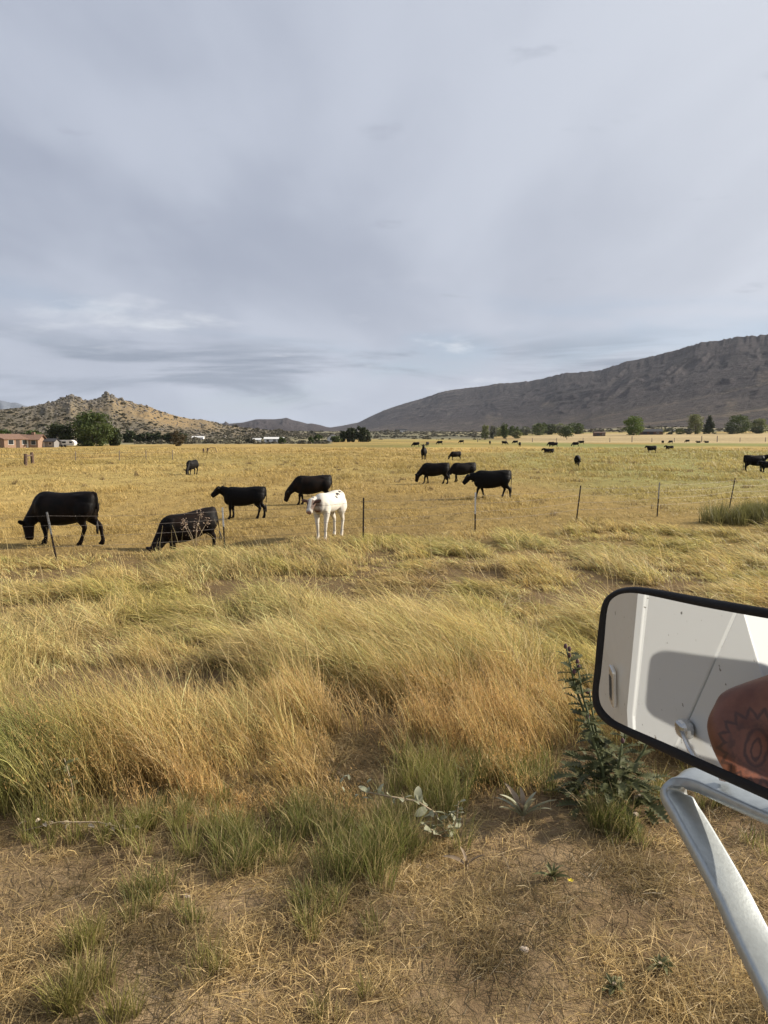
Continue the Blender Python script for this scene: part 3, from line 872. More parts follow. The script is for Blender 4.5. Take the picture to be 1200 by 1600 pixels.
def cow_body(pose, voxel=0.024, leggy=1.0, slim=1.0, lying=False, seed=0, headscale=1.0):
    """one continuous skin of a cow facing +X, back height 1.25 m; returns mesh and landmark points"""
    ps = POSES[pose]
    g = random.Random(seed)
    parts = []
    top = lambda z: z
    drop = -0.50 if lying else 0.0
    # trunk: x, top, bottom, half width, fullness
    tr = [(-0.80, 1.14, 0.86, 0.09), (-0.775, 1.21, 0.74, 0.155), (-0.70, 1.245, 0.64, 0.215), (-0.58, 1.255, 0.575, 0.25), (-0.40, 1.25, 0.54, 0.265), (-0.20, 1.23, 0.48, 0.295), (0.0, 1.215, 0.445, 0.315), (0.20, 1.22, 0.43, 0.305), (0.38, 1.235, 0.44, 0.27), (0.52, 1.235, 0.46, 0.235), (0.63, 1.20, 0.49, 0.20), (0.72, 1.12, 0.55, 0.155), (0.77, 1.0, 0.66, 0.09)]
    secs = []
    n = 22
    V, F = [], []
    # refine
    ctl = [(x, t, b, w, 0) for x, t, b, w in tr]
    fine = catmull(ctl, 3)
    for q in fine:
        x, t, b, w = q[:4]
        bt = t - (t - b) * (1.0 / slim if slim > 1 else 1) if False else b
        b2 = t - (t - b) * slim
        cz = (t + b2) / 2; hh = (t - b2) / 2
        ring = []
        for k in range(n):
            a = 2 * math.pi * k / n
            ca, sa = math.cos(a), math.sin(a)
            yy = w * math.copysign(abs(ca) ** 0.82, ca) * (1.0 - 0.20 * max(sa, 0) ** 2)
            zz = hh * math.copysign(abs(sa) ** 0.88, sa)
            ring.append((x, yy, cz + zz + drop))
        V += ring
    m = len(fine)
    for i in range(m - 1):
        for k in range(n):
            F.append((i * n + k, i * n + (k + 1) % n, (i + 1) * n + (k + 1) % n, (i + 1) * n + k))
    F.append(tuple(range(n))); F.append(tuple(reversed(range((m - 1) * n, m * n))))
    parts.append((V, F))
    # hip bones and shoulder blades
    for s in (-1, 1):
        parts.append(path_tube([((-0.58, s * 0.15, 1.14 + drop), 0.04, 0.05), ((-0.46, s * 0.165, 1.13 + drop), 0.06, 0.06), ((-0.32, s * 0.16, 1.13 + drop), 0.04, 0.05)], 10))
        parts.append(path_tube([((0.44, s * 0.12, 1.14 + drop), 0.07, 0.10), ((0.50, s * 0.16, 0.94 + drop), 0.10, 0.16), ((0.54, s * 0.16, 0.72 + drop), 0.08, 0.12)], 12))
    # neck
    poll = Vector(ps['poll']); face = Vector(ps['face']).normalized()
    poll.z += drop
    if lying: poll.z = max(poll.z, 0.72)
    sh = Vector((0.42, 0, 0.94 + drop)); mid = sh.lerp(poll, 0.5)
    mid.z += 0.05 if poll.z < 0.8 else -0.02
    side = Vector((0, 1, 0))
    nk = [(sh.x - 0.05, sh.y, sh.z, 0.20, 0.30), (sh.x + 0.10, sh.y, sh.z + 0.0, 0.185, 0.285), (mid.x, mid.y, mid.z, 0.135, 0.215), (poll.x - 0.02, poll.y, poll.z, 0.10, 0.145)]
    parts.append(path_tube([((q[0], q[1], q[2]), q[3], q[4]) for q in catmull(nk, 4)], 16))
    # head: brow, cheek, nose, muzzle
    hs = headscale
    upv = (Vector((0, 0, 1)) - face * face.z).normalized() if abs(face.z) < 0.95 else Vector((1, 0, 0.3)).normalized()
    upv = (upv - face * upv.dot(face)).normalized()
    sd = upv.cross(face).normalized()
    hd = [(-0.06, 0.0, 0.085, 0.10), (-0.01, 0.0, 0.12, 0.128), (0.08, -0.012, 0.126, 0.138), (0.17, -0.025, 0.108, 0.125), (0.26, -0.035, 0.094, 0.112), (0.33, -0.04, 0.097, 0.104), (0.385, -0.045, 0.094, 0.096), (0.42, -0.05, 0.068, 0.068)]
    secs = [(poll + face * (d * hs) + upv * (o * hs), sd * (w * hs), upv * (h * hs)) for d, o, w, h in hd]
    parts.append(ring_tube(secs, 16))
    jaw = [(0.08, -0.10, 0.05, 0.04), (0.2, -0.115, 0.045, 0.035), (0.33, -0.10, 0.05, 0.035)]
    parts.append(ring_tube([(poll + face * (d * hs) + upv * (o * hs), sd * (w * hs), upv * (h * hs)) for d, o, w, h in jaw], 12))
    # ears
    ear_pts = []
    for s in (-1, 1):
        e0 = poll + face * (0.03 * hs) + sd * (s * 0.095 * hs) + upv * (0.03 * hs)
        ed = (sd * s + upv * 0.12 - face * 0.18).normalized()
        q = [(e0, 0.035, 0.034), (e0 + ed * 0.06 * hs, 0.062, 0.03), (e0 + ed * 0.14 * hs, 0.066, 0.028), (e0 + ed * 0.22 * hs, 0.03, 0.022)]
        parts.append(path_tube([(p, a * hs, b * hs) for p, a, b in q], 10, side=face))
        ear_pts.append(e0 + ed * 0.1 * hs)
    feet = []
    if not lying:
        fo = ps['feet']
        for i, s in enumerate((1, -1)):                      # front legs
            f = fo[i]; y = s * 0.15
            q = [(0.56, y, 0.86, 0.10, 0.15), (0.555 + f * 0.1, y * 1.02, 0.68, 0.09, 0.12), (0.56 + f * 0.35, y, 0.54, 0.066, 0.08), (0.585 + f * 0.62, y * 0.95, 0.40, 0.048, 0.054), (0.575 + f * 0.68, y * 0.93, 0.36, 0.046, 0.05), (0.57 + f * 0.85, y * 0.9, 0.22, 0.033, 0.037), (0.57 + f * 0.97, y * 0.9, 0.115, 0.040, 0.043), (0.59 + f, y * 0.9, 0.06, 0.042, 0.048), (0.605 + f, y * 0.9, 0.015, 0.047, 0.056)]
            parts.append(path_tube([((a[0] - 0.08, a[1], a[2]), a[3], a[4]) for a in catmull([b[:3] + (b[3] * 1.12, b[4] * 1.12) for b in q], 3)], 12))
            feet.append((0.527 + f, y * 0.9))
        for i, s in enumerate((1, -1)):                      # hind legs
            f = fo[2 + i]; y = s * 0.155
            q = [(-0.60, y * 0.85, 0.98, 0.12, 0.22), (-0.58, y * 1.0, 0.82, 0.135, 0.225), (-0.575 + f * 0.12, y * 1.05, 0.67, 0.115, 0.175), (-0.62 + f * 0.3, y * 1.02, 0.55, 0.062, 0.095), (-0.70 + f * 0.5, y * 0.98, 0.45, 0.047, 0.062), (-0.715 + f * 0.58, y * 0.96, 0.40, 0.045, 0.056), (-0.695 + f * 0.78, y * 0.93, 0.25, 0.034, 0.040), (-0.68 + f * 0.95, y * 0.92, 0.12, 0.041, 0.045), (-0.655 + f, y * 0.92, 0.06, 0.043, 0.05), (-0.64 + f, y * 0.92, 0.015, 0.047, 0.056)]
            parts.append(path_tube([((a[0] + 0.04, a[1], a[2]), a[3], a[4]) for a in catmull([b[:3] + (b[3] * 1.12, b[4] * 1.12) for b in q], 3)], 12))
            feet.append((-0.598 + f, y * 0.92))
    else:
        for s in (-1, 1):
            parts.append(path_tube([((0.5, s * 0.17, 0.3), 0.09, 0.11), ((0.72, s * 0.2, 0.16), 0.06, 0.07), ((0.86, s * 0.17, 0.07), 0.05, 0.05), ((0.62, s * 0.12, 0.045), 0.04, 0.04)], 10))
            parts.append(path_tube([((-0.6, s * 0.18, 0.4), 0.12, 0.2), ((-0.42, s * 0.3, 0.22), 0.09, 0.14), ((-0.3, s * 0.34, 0.1), 0.06, 0.07), ((-0.66, s * 0.32, 0.06), 0.045, 0.045)], 10))
    # tail
    tl = [(-0.72, 0, 1.22 + drop, 0.035, 0.035), (-0.82, 0, 1.19 + drop, 0.03, 0.03), (-0.85, 0.01, 0.95 + drop, 0.024, 0.024), (-0.85, 0.03, 0.72 + drop * 0.9, 0.021, 0.021), (-0.84, 0.04, 0.55 + drop * 0.8, 0.02, 0.02)]
    parts.append(path_tube([((a[0], a[1], a[2]), a[3], a[4]) for a in catmull(tl, 4)], 8))
    Vm, Fm = merge(parts)
    if leggy != 1.0:
        Vm = [(x, y, z * leggy if z < 0.55 else 0.55 * leggy + (z - 0.55)) for x, y, z in Vm]
    me = unify(Vm, Fm, voxel, 3, 'body')
    eyes = [poll + face * (0.12 * hs) + sd * (s * 0.098 * hs) + upv * (0.045 * hs) for s in (-1, 1)]
    lm = dict(feet=feet, eyes=eyes, tail=Vector(tl[-1][:3]), poll=poll, face=face, ears=ear_pts, nose=poll + face * 0.49 * hs + upv * (-0.05 * hs), up=upv, side=sd, hs=hs)
    if leggy != 1.0:
        dz = 0.55 * leggy - 0.55
        for kk in ('tail', 'poll', 'nose'): lm[kk] = lm[kk] + Vector((0, 0, dz))
        lm['eyes'] = [e + Vector((0, 0, dz)) for e in eyes]; lm['ears'] = [e + Vector((0, 0, dz)) for e in ear_pts]
    return me, lm


def coat_mat():
    m, t, p = new_mat('black_coat')
    tc = t.new('ShaderNodeTexCoord')
    n = t.noise(tc.outputs['Object'], 3.0, 5.0, 0.6); n2 = t.noise(t.mapping(tc.outputs['Object'], (18, 70, 45)), 1.0, 4.0, 0.6)
    oi = t.new('ShaderNodeObjectInfo')
    brown = t.mix(t.ramp(oi.outputs['Random'], 0.2, 1.0), (0.006, 0.005, 0.0047), (0.018, 0.009, 0.0055))
    c = t.mix(t.ramp(n, 0.35, 0.7), (0.004, 0.0036, 0.0035), brown)
    t.link(c, p.inputs['Base Color']); p.inputs['Roughness'].default_value = 0.58; p.inputs['Specular IOR Level'].default_value = 0.10
    t.link(t.bump(t.math('ADD', n2, t.math('MULTIPLY', n, 1.5)), 0.35, 0.012), p.inputs['Normal'])
    return m


def pied_mat():
    m, t, p = new_mat('white_and_brown_coat')
    at = t.new('ShaderNodeAttribute', attribute_name='Coat')
    tc = t.new('ShaderNodeTexCoord')
    n2 = t.noise(t.mapping(tc.outputs['Object'], (18, 70, 45)), 1.0, 4.0, 0.6)
    n = t.noise(tc.outputs['Object'], 6.0, 5.0, 0.6)
    sc = t.new('ShaderNodeVectorMath', operation='SCALE'); t.link(at.outputs['Color'], sc.inputs[0]); t.link(t.ramp(n, 0.3, 0.7, 0.9, 1.05), sc.inputs['Scale'])
    t.link(sc.outputs[0], p.inputs['Base Color']); p.inputs['Roughness'].default_value = 0.65; p.inputs['Specular IOR Level'].default_value = 0.25
    t.link(t.bump(n2, 0.3, 0.008), p.inputs['Normal'])
    return m


M_COAT = coat_mat(); M_PIED = pied_mat()
M_HOOF = simple_mat('hoof', (0.012, 0.010, 0.009), 0.8, var=0.3, spec=0.15)
M_HOOF_P = simple_mat('pale_hoof', (0.2, 0.16, 0.11), 0.6, var=0.3)
M_EYE = simple_mat('eye', (0.008, 0.006, 0.005), 0.12, var=0.1)
M_TAILHAIR = simple_mat('tail_hair', (0.010, 0.008, 0.007), 0.6, var=0.3)
M_TAILHAIR_P = simple_mat('pale_tail_hair', (0.55, 0.5, 0.4), 0.7, var=0.2)


def hoof_mesh():
    V, F = [], []
    parts = []
    for s in (-1, 1):
        v, f = path_tube([((0.0, s * 0.022, 0.06), 0.020, 0.034), ((0.012, s * 0.024, 0.03), 0.025, 0.048), ((0.02, s * 0.024, -0.004), 0.026, 0.058)], 9)
        parts.append((v, f))
    V, F = merge(parts)
    return mesh_from(V, F, 'hoof', True)


def ball_mesh(r, name='eye'):
    V, F = path_tube([((0, 0, r * math.cos(a)), max(1e-4, r * math.sin(a)), max(1e-4, r * math.sin(a))) for a in [0.05, .5, 1.0, 1.57, 2.1, 2.6, 3.09]], 10)
    return mesh_from(V, F, name, True)


def switch_mesh():
    parts = []
    g = random.Random(4)
    for k in range(9):
        a = 2 * math.pi * k / 9; r = 0.02
        parts.append(path_tube([((0, 0, 0.03), 0.008, 0.008), ((r * math.cos(a), r * math.sin(a), -0.1), 0.013, 0.013), ((r * 0.9 * math.cos(a) + g.uniform(-.01, .01), r * math.sin(a), -0.22), 0.010, 0.010), ((g.uniform(-.02, .02), g.uniform(-.02, .02), -0.30), 0.002, 0.002)], 6))
    V, F = merge(parts)
    return mesh_from(V, F, 'tail_switch', True)


HOOF = hoof_mesh(); HOOF_P = hoof_mesh(); EYEB = ball_mesh(0.021); SWITCH = switch_mesh(); SWITCH_P = switch_mesh()
HOOF.materials.append(M_HOOF); HOOF_P.materials.append(M_HOOF_P); EYEB.materials.append(M_EYE); SWITCH.materials.append(M_TAILHAIR); SWITCH_P.materials.append(M_TAILHAIR_P)
_body_cache = {}
HERD = 'cattle grazing in the fenced pasture'


def body_of(key, **kw):
    if key not in _body_cache:
        _body_cache[key] = cow_body(**kw)
    return _body_cache[key]


def cow(x, y, heading, scale, bodykey, label, parts=True, mat=None, pale=False, cat='cow', name='cow', dz=0.0, tilt=0.0):
    me, lm = _body_cache[bodykey]
    t = empty(name, (x, y, gz(x, y) + dz), R(heading), label, cat, HERD)
    t.scale = (scale, scale, scale)
    t.rotation_euler = (0, R(tilt), R(heading))
    if len(me.materials) == 0: me.materials.append(mat or M_COAT)
    obj('body', me, None, t)
    if parts:
        for fx, fy in lm['feet']:
            obj('hoof', HOOF_P if pale else HOOF, None, t, (fx, fy, 0.0))
        for e in lm['eyes']:
            obj('eye', EYEB, None, t, e)
        obj('tail_switch', SWITCH_P if pale else SWITCH, None, t, lm['tail'])
    return t


def build_cattle():
    body_of('graze', pose='graze'); body_of('graze_back', pose='graze_back'); body_of('graze_step', pose='graze_step', seed=2)
    body_of('graze_low', pose='graze_low'); body_of('stand', pose='stand', slim=0.94); body_of('walk', pose='walk')
    body_of('high', pose='high'); body_of('nuzzle', pose='nuzzle')
    body_of('lying', pose='stand', lying=True, voxel=0.035)
    body_of('far_graze', pose='graze', voxel=0.045); body_of('far_stand', pose='stand', voxel=0.045)
    # the pied calf
    me, lm = cow_body('stand_calf', voxel=0.02, leggy=1.24, slim=0.74, headscale=0.95)
    paint_calf(me, lm)
    me.materials.append(M_PIED)
    _body_cache['calf'] = (me, lm)
    cow(-8.55, 20.5, 170, 1.14, 'graze_back', 'large black cow grazing at far left, rump towards the fence')
    cow(-5.2, 20.75, 212, 0.98, 'graze_low', 'black cow with lowered head half hidden in tall grass by the fence', tilt=8, dz=-0.01)
    cow(-4.85, 26.6, 181, 0.90, 'stand', 'black cow standing with level head behind the white-topped fence post')
    cow(-3.05, 32.6, 196, 1.0, 'graze', 'black cow grazing right behind the white calf')
    cow(-1.55, 21.5, 249, 0.97, 'calf', 'white calf with brown ears and cheeks facing the camera', pale=True, cat='calf', name='calf', mat=M_PIED)
    cow(3.05, 46.0, 181, 1.02, 'graze_step', 'broad black cow grazing in midfield, tail towards the overlapping pair')
    cow(4.95, 48.0, 196, 0.98, 'graze', 'black cow mostly hidden behind the walking cow')
    cow(4.95, 35.3, 180, 1.05, 'walk', 'black cow walking left with low forward head before another cow')
    cow(-14.3, 57.4, 256, 0.88, 'graze_low', 'lone black cow grazing head-on in the left middle distance')
    cow(4.76, 92.4, 262, 1.15, 'high', 'dark reddish cow with raised head facing the camera', parts=False)
    cow(8.37, 90.0, 205, 0.84, 'graze', 'small black cow grazing beyond the midfield group', parts=False)
    cow(17.6, 70.1, 72, 0.90, 'graze', 'lone black cow seen from behind right of centre', parts=False)
    cow(29.6, 61.5, 2, 1.08, 'nuzzle', 'black cow standing broadside at the right edge of the pasture')
    cow(30.05, 60.2, 182, 0.74, 'stand', 'black calf beside its mother at the right edge', cat='calf', name='calf')
    far = [(7.9, 190, 185, 'far_graze', 'far black cow grazing left on the green strip, above the raised-head cow'),
           (11.3, 201, 250, 'far_graze', 'far tiny black cow on the green strip just above the raised-head cow'),
           (16.9, 234, 175, 'far_graze', 'far tiny black cow third from the left on the green strip'),
           (27.1, 270, 190, 'far_graze', 'far tiny black cow fourth from the left on the green strip'),
           (32.1, 234, 260, 'far_stand', 'far black cow standing end-on below the pale poplars'),
           (35.4, 227, 5, 'far_graze', 'far black cow grazing below the right pale poplar'),
           (42.7, 251, 180, 'far_graze', 'far black cow grazing close to the leafy thicket'),
           (33.4, 190, 265, 'far_stand', 'far small black calf alone on the green strip'),
           (26.8, 125.4, 180, 'lying', 'black cow lying on the golden grass in the right middle distance'),
           (43.5, 201, 185, 'far_graze', 'hind one of two overlapping far black cows'),
           (40.8, 185, 178, 'far_graze', 'front one of two overlapping far black cows'),
           (48.4, 195, 182, 'far_graze', 'far black cow grazing right of the overlapping far pair'),
           (61.9, 242, 178, 'far_stand', 'far black cow standing near the brown barn'),
           (43.5, 125.4, 188, 'far_stand', 'black cow standing broadside below the green tree'),
           (59.1, 159.7, 182, 'lying', 'far black cow lying right of the standing cow below the green tree'),
           (90.6, 251, 265, 'far_stand', 'far black cow end-on near the fence, leftmost of the fence-line row'),
           (96.5, 260, 200, 'far_graze', 'far black cow grazing near the fence, second of the fence-line row'),
           (115.1, 293, 182, 'far_graze', 'far black cow grazing near the fence, third of the fence-line row'),
           (119.3, 293, 182, 'lying', 'far dark cow lying near the fence, fourth of the fence-line row'),
           (122.4, 293, 182, 'lying', 'far dark cow lying near the fence, last of the fence-line row')]
    for x, y, h, k, lb in far:
        cow(x, y, h, 0.98, k, lb, parts=False)


def paint_calf(me, lm):
    n = len(me.vertices)
    co = np.empty(n * 3, np.float32); me.vertices.foreach_get('co', co); co = co.reshape(-1, 3)
    white = np.array((0.66, 0.62, 0.54)); dark = np.array((0.022, 0.014, 0.011)); brown = np.array((0.16, 0.06, 0.032)); pink = np.array((0.42, 0.27, 0.22))
    C = np.tile(white, (n, 1))
    jit = fbm(co[:, 0] * 9 + 3, co[:, 2] * 9 + co[:, 1] * 7, 3) - 0.5
    poll, face, up, sd = [np.array(lm[k]) for k in ('poll', 'face', 'up', 'side')]
    rel = co - poll
    f = rel @ face; u = rel @ up; s = rel @ sd
    head = (f > -0.1) & (f < 0.54) & (np.abs(s) < 0.36) & (np.abs(u) < 0.26)
    def put(w, c):
        w = np.clip(w, 0, 1)[:, None]
        C[:] = C * (1 - w) + c * w
    # ears and cheeks dark, blaze white, muzzle pinkish
    ear_d = np.min([np.linalg.norm((co - np.array(e)) / np.array((1.0, 1.0, 0.75)), axis=1) for e in lm['ears']], axis=0)
    put(sstep(0.15, 0.11, ear_d) * sstep(0.095, 0.115, np.abs(s)), dark * 1.6 + brown * 0.15)
    put(head * sstep(0.030, 0.055, np.abs(s) + jit * 0.04) * sstep(-0.02, 0.04, f) * sstep(0.36, 0.26, f) * sstep(-0.16, -0.10, u) * 0.9, dark * 0.6 + brown * 0.5)
    put(head * sstep(0.35, 0.40, f), pink * 0.75)
    # throat and one shoulder patch
    put(np.exp(-(((co[:, 0] - 0.80) / 0.05) ** 2 + ((co[:, 2] - 1.02) / 0.15) ** 2)) * np.exp(-((co[:, 1] - 0.10) / 0.06) ** 2) * sstep(-0.08, 0.06, jit), brown)
    put(np.exp(-(((co[:, 0] - 0.76) / 0.05) ** 2 + ((co[:, 2] - 0.86) / 0.10) ** 2)) * sstep(-0.06, 0.08, jit), brown * 0.7 + dark * 0.3)
    put(0.45 * sstep(0.5, 0.1, co[:, 2]) * sstep(-0.1, 0.15, jit), np.array((0.40, 0.31, 0.2)))
    # dark slashes over the loin
    for cx, cyy, cz, ax in ((-0.22, 0.17, 1.30, 0.16), (-0.48, 0.12, 1.33, 0.10), (0.02, 0.24, 1.22, 0.05)):
        d = np.sqrt(((co[:, 0] - cx) / ax) ** 2 + ((co[:, 1] - cyy - 0.5 * (co[:, 0] - cx) ** 2 / ax) / 0.035) ** 2 + ((co[:, 2] - cz) / 0.09) ** 2)
        put(sstep(1.05, 0.85, d + jit * 0.8), dark)
    set_attr(me, 'Coat', 'FLOAT_COLOR', np.concatenate([C, np.ones((n, 1))], 1))


build_cattle()


# ------------------------------------------------------------------ fences
M_STEEL = simple_mat('rusted_steel_post', (0.045, 0.032, 0.026), 0.75, 0.3, var=0.5, scale=14, bump=0.3)
M_WHITE = simple_mat('weathered_white_paint', (0.62, 0.62, 0.60), 0.6, var=0.12, scale=20)
M_GREYTIP = simple_mat('faded_post_tip', (0.30, 0.30, 0.29), 0.7, var=0.2, scale=20)
M_WIRE = simple_mat('fence_wire', (0.16, 0.14, 0.125), 0.55, 0.7, var=0.3)
M_OLDWOOD = simple_mat('old_fence_wood', (0.11, 0.07, 0.05), 0.9, var=0.4, scale=5, bump=0.5)
M_GREYWOOD = simple_mat('grey_fence_wood', (0.20, 0.17, 0.14), 0.9, var=0.35, scale=5, bump=0.5)


def t_section(z0, z1, k=1.0):
    """T-shaped bar with studs, standing along z"""
    w, d, th = 0.017 * k, 0.034 * k, 0.005 * k
    pts = [(-w, 0), (w, 0), (w, th), (th / 2, th), (th / 2, d), (-th / 2, d), (-th / 2, th), (-w, th)]
    n = len(pts)
    V = [(x, y, z0) for x, y in pts] + [(x, y, z1) for x, y in pts]
    F = [(i, (i + 1) % n, n + (i + 1) % n, n + i) for i in range(n)] + [tuple(range(n - 1, -1, -1)), tuple(range(n, 2 * n))]
    parts = [(V, F)]
    z = max(z0, 0.1) + 0.03
    while z < z1 - 0.02:
        parts.append(box(-0.008, 0.008, -0.012, -0.0005, z, z + 0.02)); z += 0.055
    return merge(parts)


def build_near_fence():
    f = empty('wire_fence', (0, 0, 0), 0, 'barbed wire fence on thin steel posts in front of the cattle', 'fence')
    H = 1.22
    # x, y, lean sideways (m at the top), share of the top that is painted, tip material
    P = [(-13.2, 15.6, -0.1, 0.0, None), (-7.39, 17.31, -0.24, 0.34, 'grey'), (-4.25, 20.42, -0.06, 0.34, 'white'), (-0.57, 20.67, 0.02, 0.0, None), (2.69, 22.57, 0.0, 0.42, 'white'), (6.36, 25.41, 0.15, 0.0, None), (9.70, 27.21, 0.06, 0.38, 'grey'), (13.63, 30.32, 0.22, 0.0, None), (17.9, 33.2, 0.1, 0.0, None)]
    tops = []
    for (x, y, lean, tip, tm) in P:
        z = gz(x, y) - 0.3
        L = H + 0.3
        zt = L * (1 - tip)
        rot = (0, math.atan2(lean, L), 0)
        V, F = t_section(0, zt, 1.25)
        p = obj('steel_post', mesh_from(V, F, 'steel_post'), M_STEEL, f, (x, y, z), rot)
        if tip:
            V, F = t_section(zt, L, 1.3)
            obj('painted_tip', mesh_from(V, F, 'painted_tip'), M_WHITE if tm == 'white' else M_GREYTIP, p)
        tops.append((x, y, z, lean, L))
    for hgt in (0.42, 0.66, 0.90, 1.12):
        path = []
        for i in range(len(tops) - 1):
            a, b = tops[i], tops[i + 1]
            for k in range(8):
                u = k / 8
                h = hgt + 0.3
                sag = -0.05 * 4 * u * (1 - u)
                xa = a[0] + a[3] * h / a[4]; xb = b[0] + b[3] * h / b[4]
                path.append((xa + (xb - xa) * u, a[1] + (b[1] - a[1]) * u - 0.015, a[2] + (b[2] - a[2]) * u + h + sag))
        V, F = tube(path, 0.0028, 5)
        parts = [(V, F)]
        g = random.Random(int(hgt * 100))
        for i in range(len(path) - 1):            # barbs
            for k in range(4):
                u = (k + 0.5) / 4
                c = Vector(path[i]).lerp(Vector(path[i + 1]), u)
                d1 = Vector((g.uniform(-.3, .3), g.uniform(-1, 1), g.uniform(-1, 1))).normalized() * 0.016
                parts.append(tube([c - d1, c + d1], 0.002, 3))
        V, F = merge(parts)
        obj('barbed_wire', mesh_from(V, F, 'barbed_wire'), M_WIRE, f)


def pole(h, r0, r1, n=7):
    return tube([(0, 0, -0.3), (0, 0, h * 0.5), (0, 0, h)], [r0, (r0 + r1) / 2, r1], n)


def build_far_fences():
    # across the far right, in front of the tan field
    f = empty('field_fence', (0, 0, 0), 0, 'long post and wire fence below the tan field at far right', 'fence')
    pts = [(40, 330), (52, 329), (63, 328), (73, 327), (84, 326), (95, 325), (104, 324), (112, 323), (121, 322), (132, 321), (138, 320), (147, 319), (157, 318), (165, 317), (176, 316)]
    ms = [mesh_from(*pole(1.75, 0.16, 0.13), 'post'), mesh_from(*pole(2.5, 0.2, 0.17), 'post')]
    top = []
    for i, (x, y) in enumerate(pts):
        z = gz(x, y)
        obj('fence_post', ms[1] if i in (6, 9, 10) else ms[0], M_GREYWOOD, f, (x, y, z))
        top.append((x, y - 0.17, z))
    for h in (0.6, 1.1, 1.55):
        V, F = tube([(x, y, z + h) for x, y, z in top], 0.03, 4)
        obj('wire', mesh_from(V, F, 'wire'), M_GREYWOOD, f)
    # across the left, with heavy brace posts
    f = empty('cross_fence', (0, 0, 0), 0, 'faint wire fence with two thick brown brace posts in the left pasture', 'fence')
    pts = [(-46, 72), (-40.6, 79.5), (-33.2, 83), (-29.5, 86), (-27.0, 87.5), (-24.4, 89)]
    thin = mesh_from(*pole(1.2, 0.045, 0.04), 'post')
    brace = mesh_from(*pole(1.15, 0.17, 0.16, 9), 'brace_post')
    for x, y in pts: obj('fence_post', thin, M_GREYWOOD, f, (x, y, gz(x, y)))
    bp = [(-34.72, 74.6), (-36.36, 79.7)]
    for i, (x, y) in enumerate(bp): obj('brace_post', brace, M_OLDWOOD, f, (x, y, gz(x, y)), (0, R(3 - 5 * i), 0))
    V, F = tube([(-36.36, 79.7, gz(-36, 79) + 0.85), (-34.72, 74.6, gz(-35, 75) + 0.9)], 0.07, 7)
    obj('cross_rail', mesh_from(V, F, 'cross_rail'), M_OLDWOOD, f)
    for h in (0.5, 0.95):
        V, F = tube([(x, y - 0.05, gz(x, y) + h) for x, y in pts], 0.012, 4)
        obj('wire', mesh_from(V, F, 'wire'), M_WIRE, f)
    # remains of a gate farther off
    f = empty('gate_posts', (-29.0, 124, gz(-29, 124)), 0, 'two short dark gate posts with a bent rail beyond the lone grazing cow', 'gate')
    obj('gate_post', mesh_from(*pole(0.8, 0.16, 0.14, 8), 'gate_post'), M_OLDWOOD, f, (0, 0, 0))
    obj('gate_post', mesh_from(*pole(0.85, 0.14, 0.14, 8), 'gate_post'), M_OLDWOOD, f, (0.5, 0.3, 0), (0, 0.15, 0))
    V, F = tube([(0.5, 0.3, 0.7), (1.1, 0.3, 0.95), (1.8, 0.3, 0.9), (2.1, 0.3, 0.0)], 0.04, 6)
    obj('rail', mesh_from(V, F, 'rail'), M_OLDWOOD, f)


build_near_fence()
build_far_fences()


# ------------------------------------------------------------------ trees, shrubs, boulders
def leaf_cards(centers, size, g, tilt=1.0):
    n = len(centers)
    a = g.normal(0, 1, (n, 3)); a /= np.linalg.norm(a, axis=1)[:, None]
    b = np.cross(a, g.normal(0, 1, (n, 3))); b /= np.linalg.norm(b, axis=1)[:, None]
    s = (size * g.uniform(0.6, 1.4, n))[:, None]
    V = np.stack([centers - a * s, centers + b * s * 0.6, centers + a * s, centers - b * s * 0.6], 1).reshape(-1, 3)
    F = np.arange(n * 4).reshape(-1, 4)
    return V, F


TREE_MATS = {
    'dark': leaf_mat('dark_leaves', (0.026, 0.036, 0.016), (0.065, 0.080, 0.032)),
    'mid': leaf_mat('mid_leaves', (0.04, 0.065, 0.018), (0.10, 0.125, 0.035)),
    'bright': leaf_mat('bright_leaves', (0.07, 0.12, 0.02), (0.16, 0.21, 0.04)),
    'pale': leaf_mat('pale_leaves', (0.12, 0.14, 0.06), (0.24, 0.25, 0.10)),
    'grey': leaf_mat('grey_leaves', (0.10, 0.11, 0.08), (0.20, 0.20, 0.14)),
    'brown': leaf_mat('twiggy_brown', (0.07, 0.055, 0.03), (0.13, 0.10, 0.05)),
}


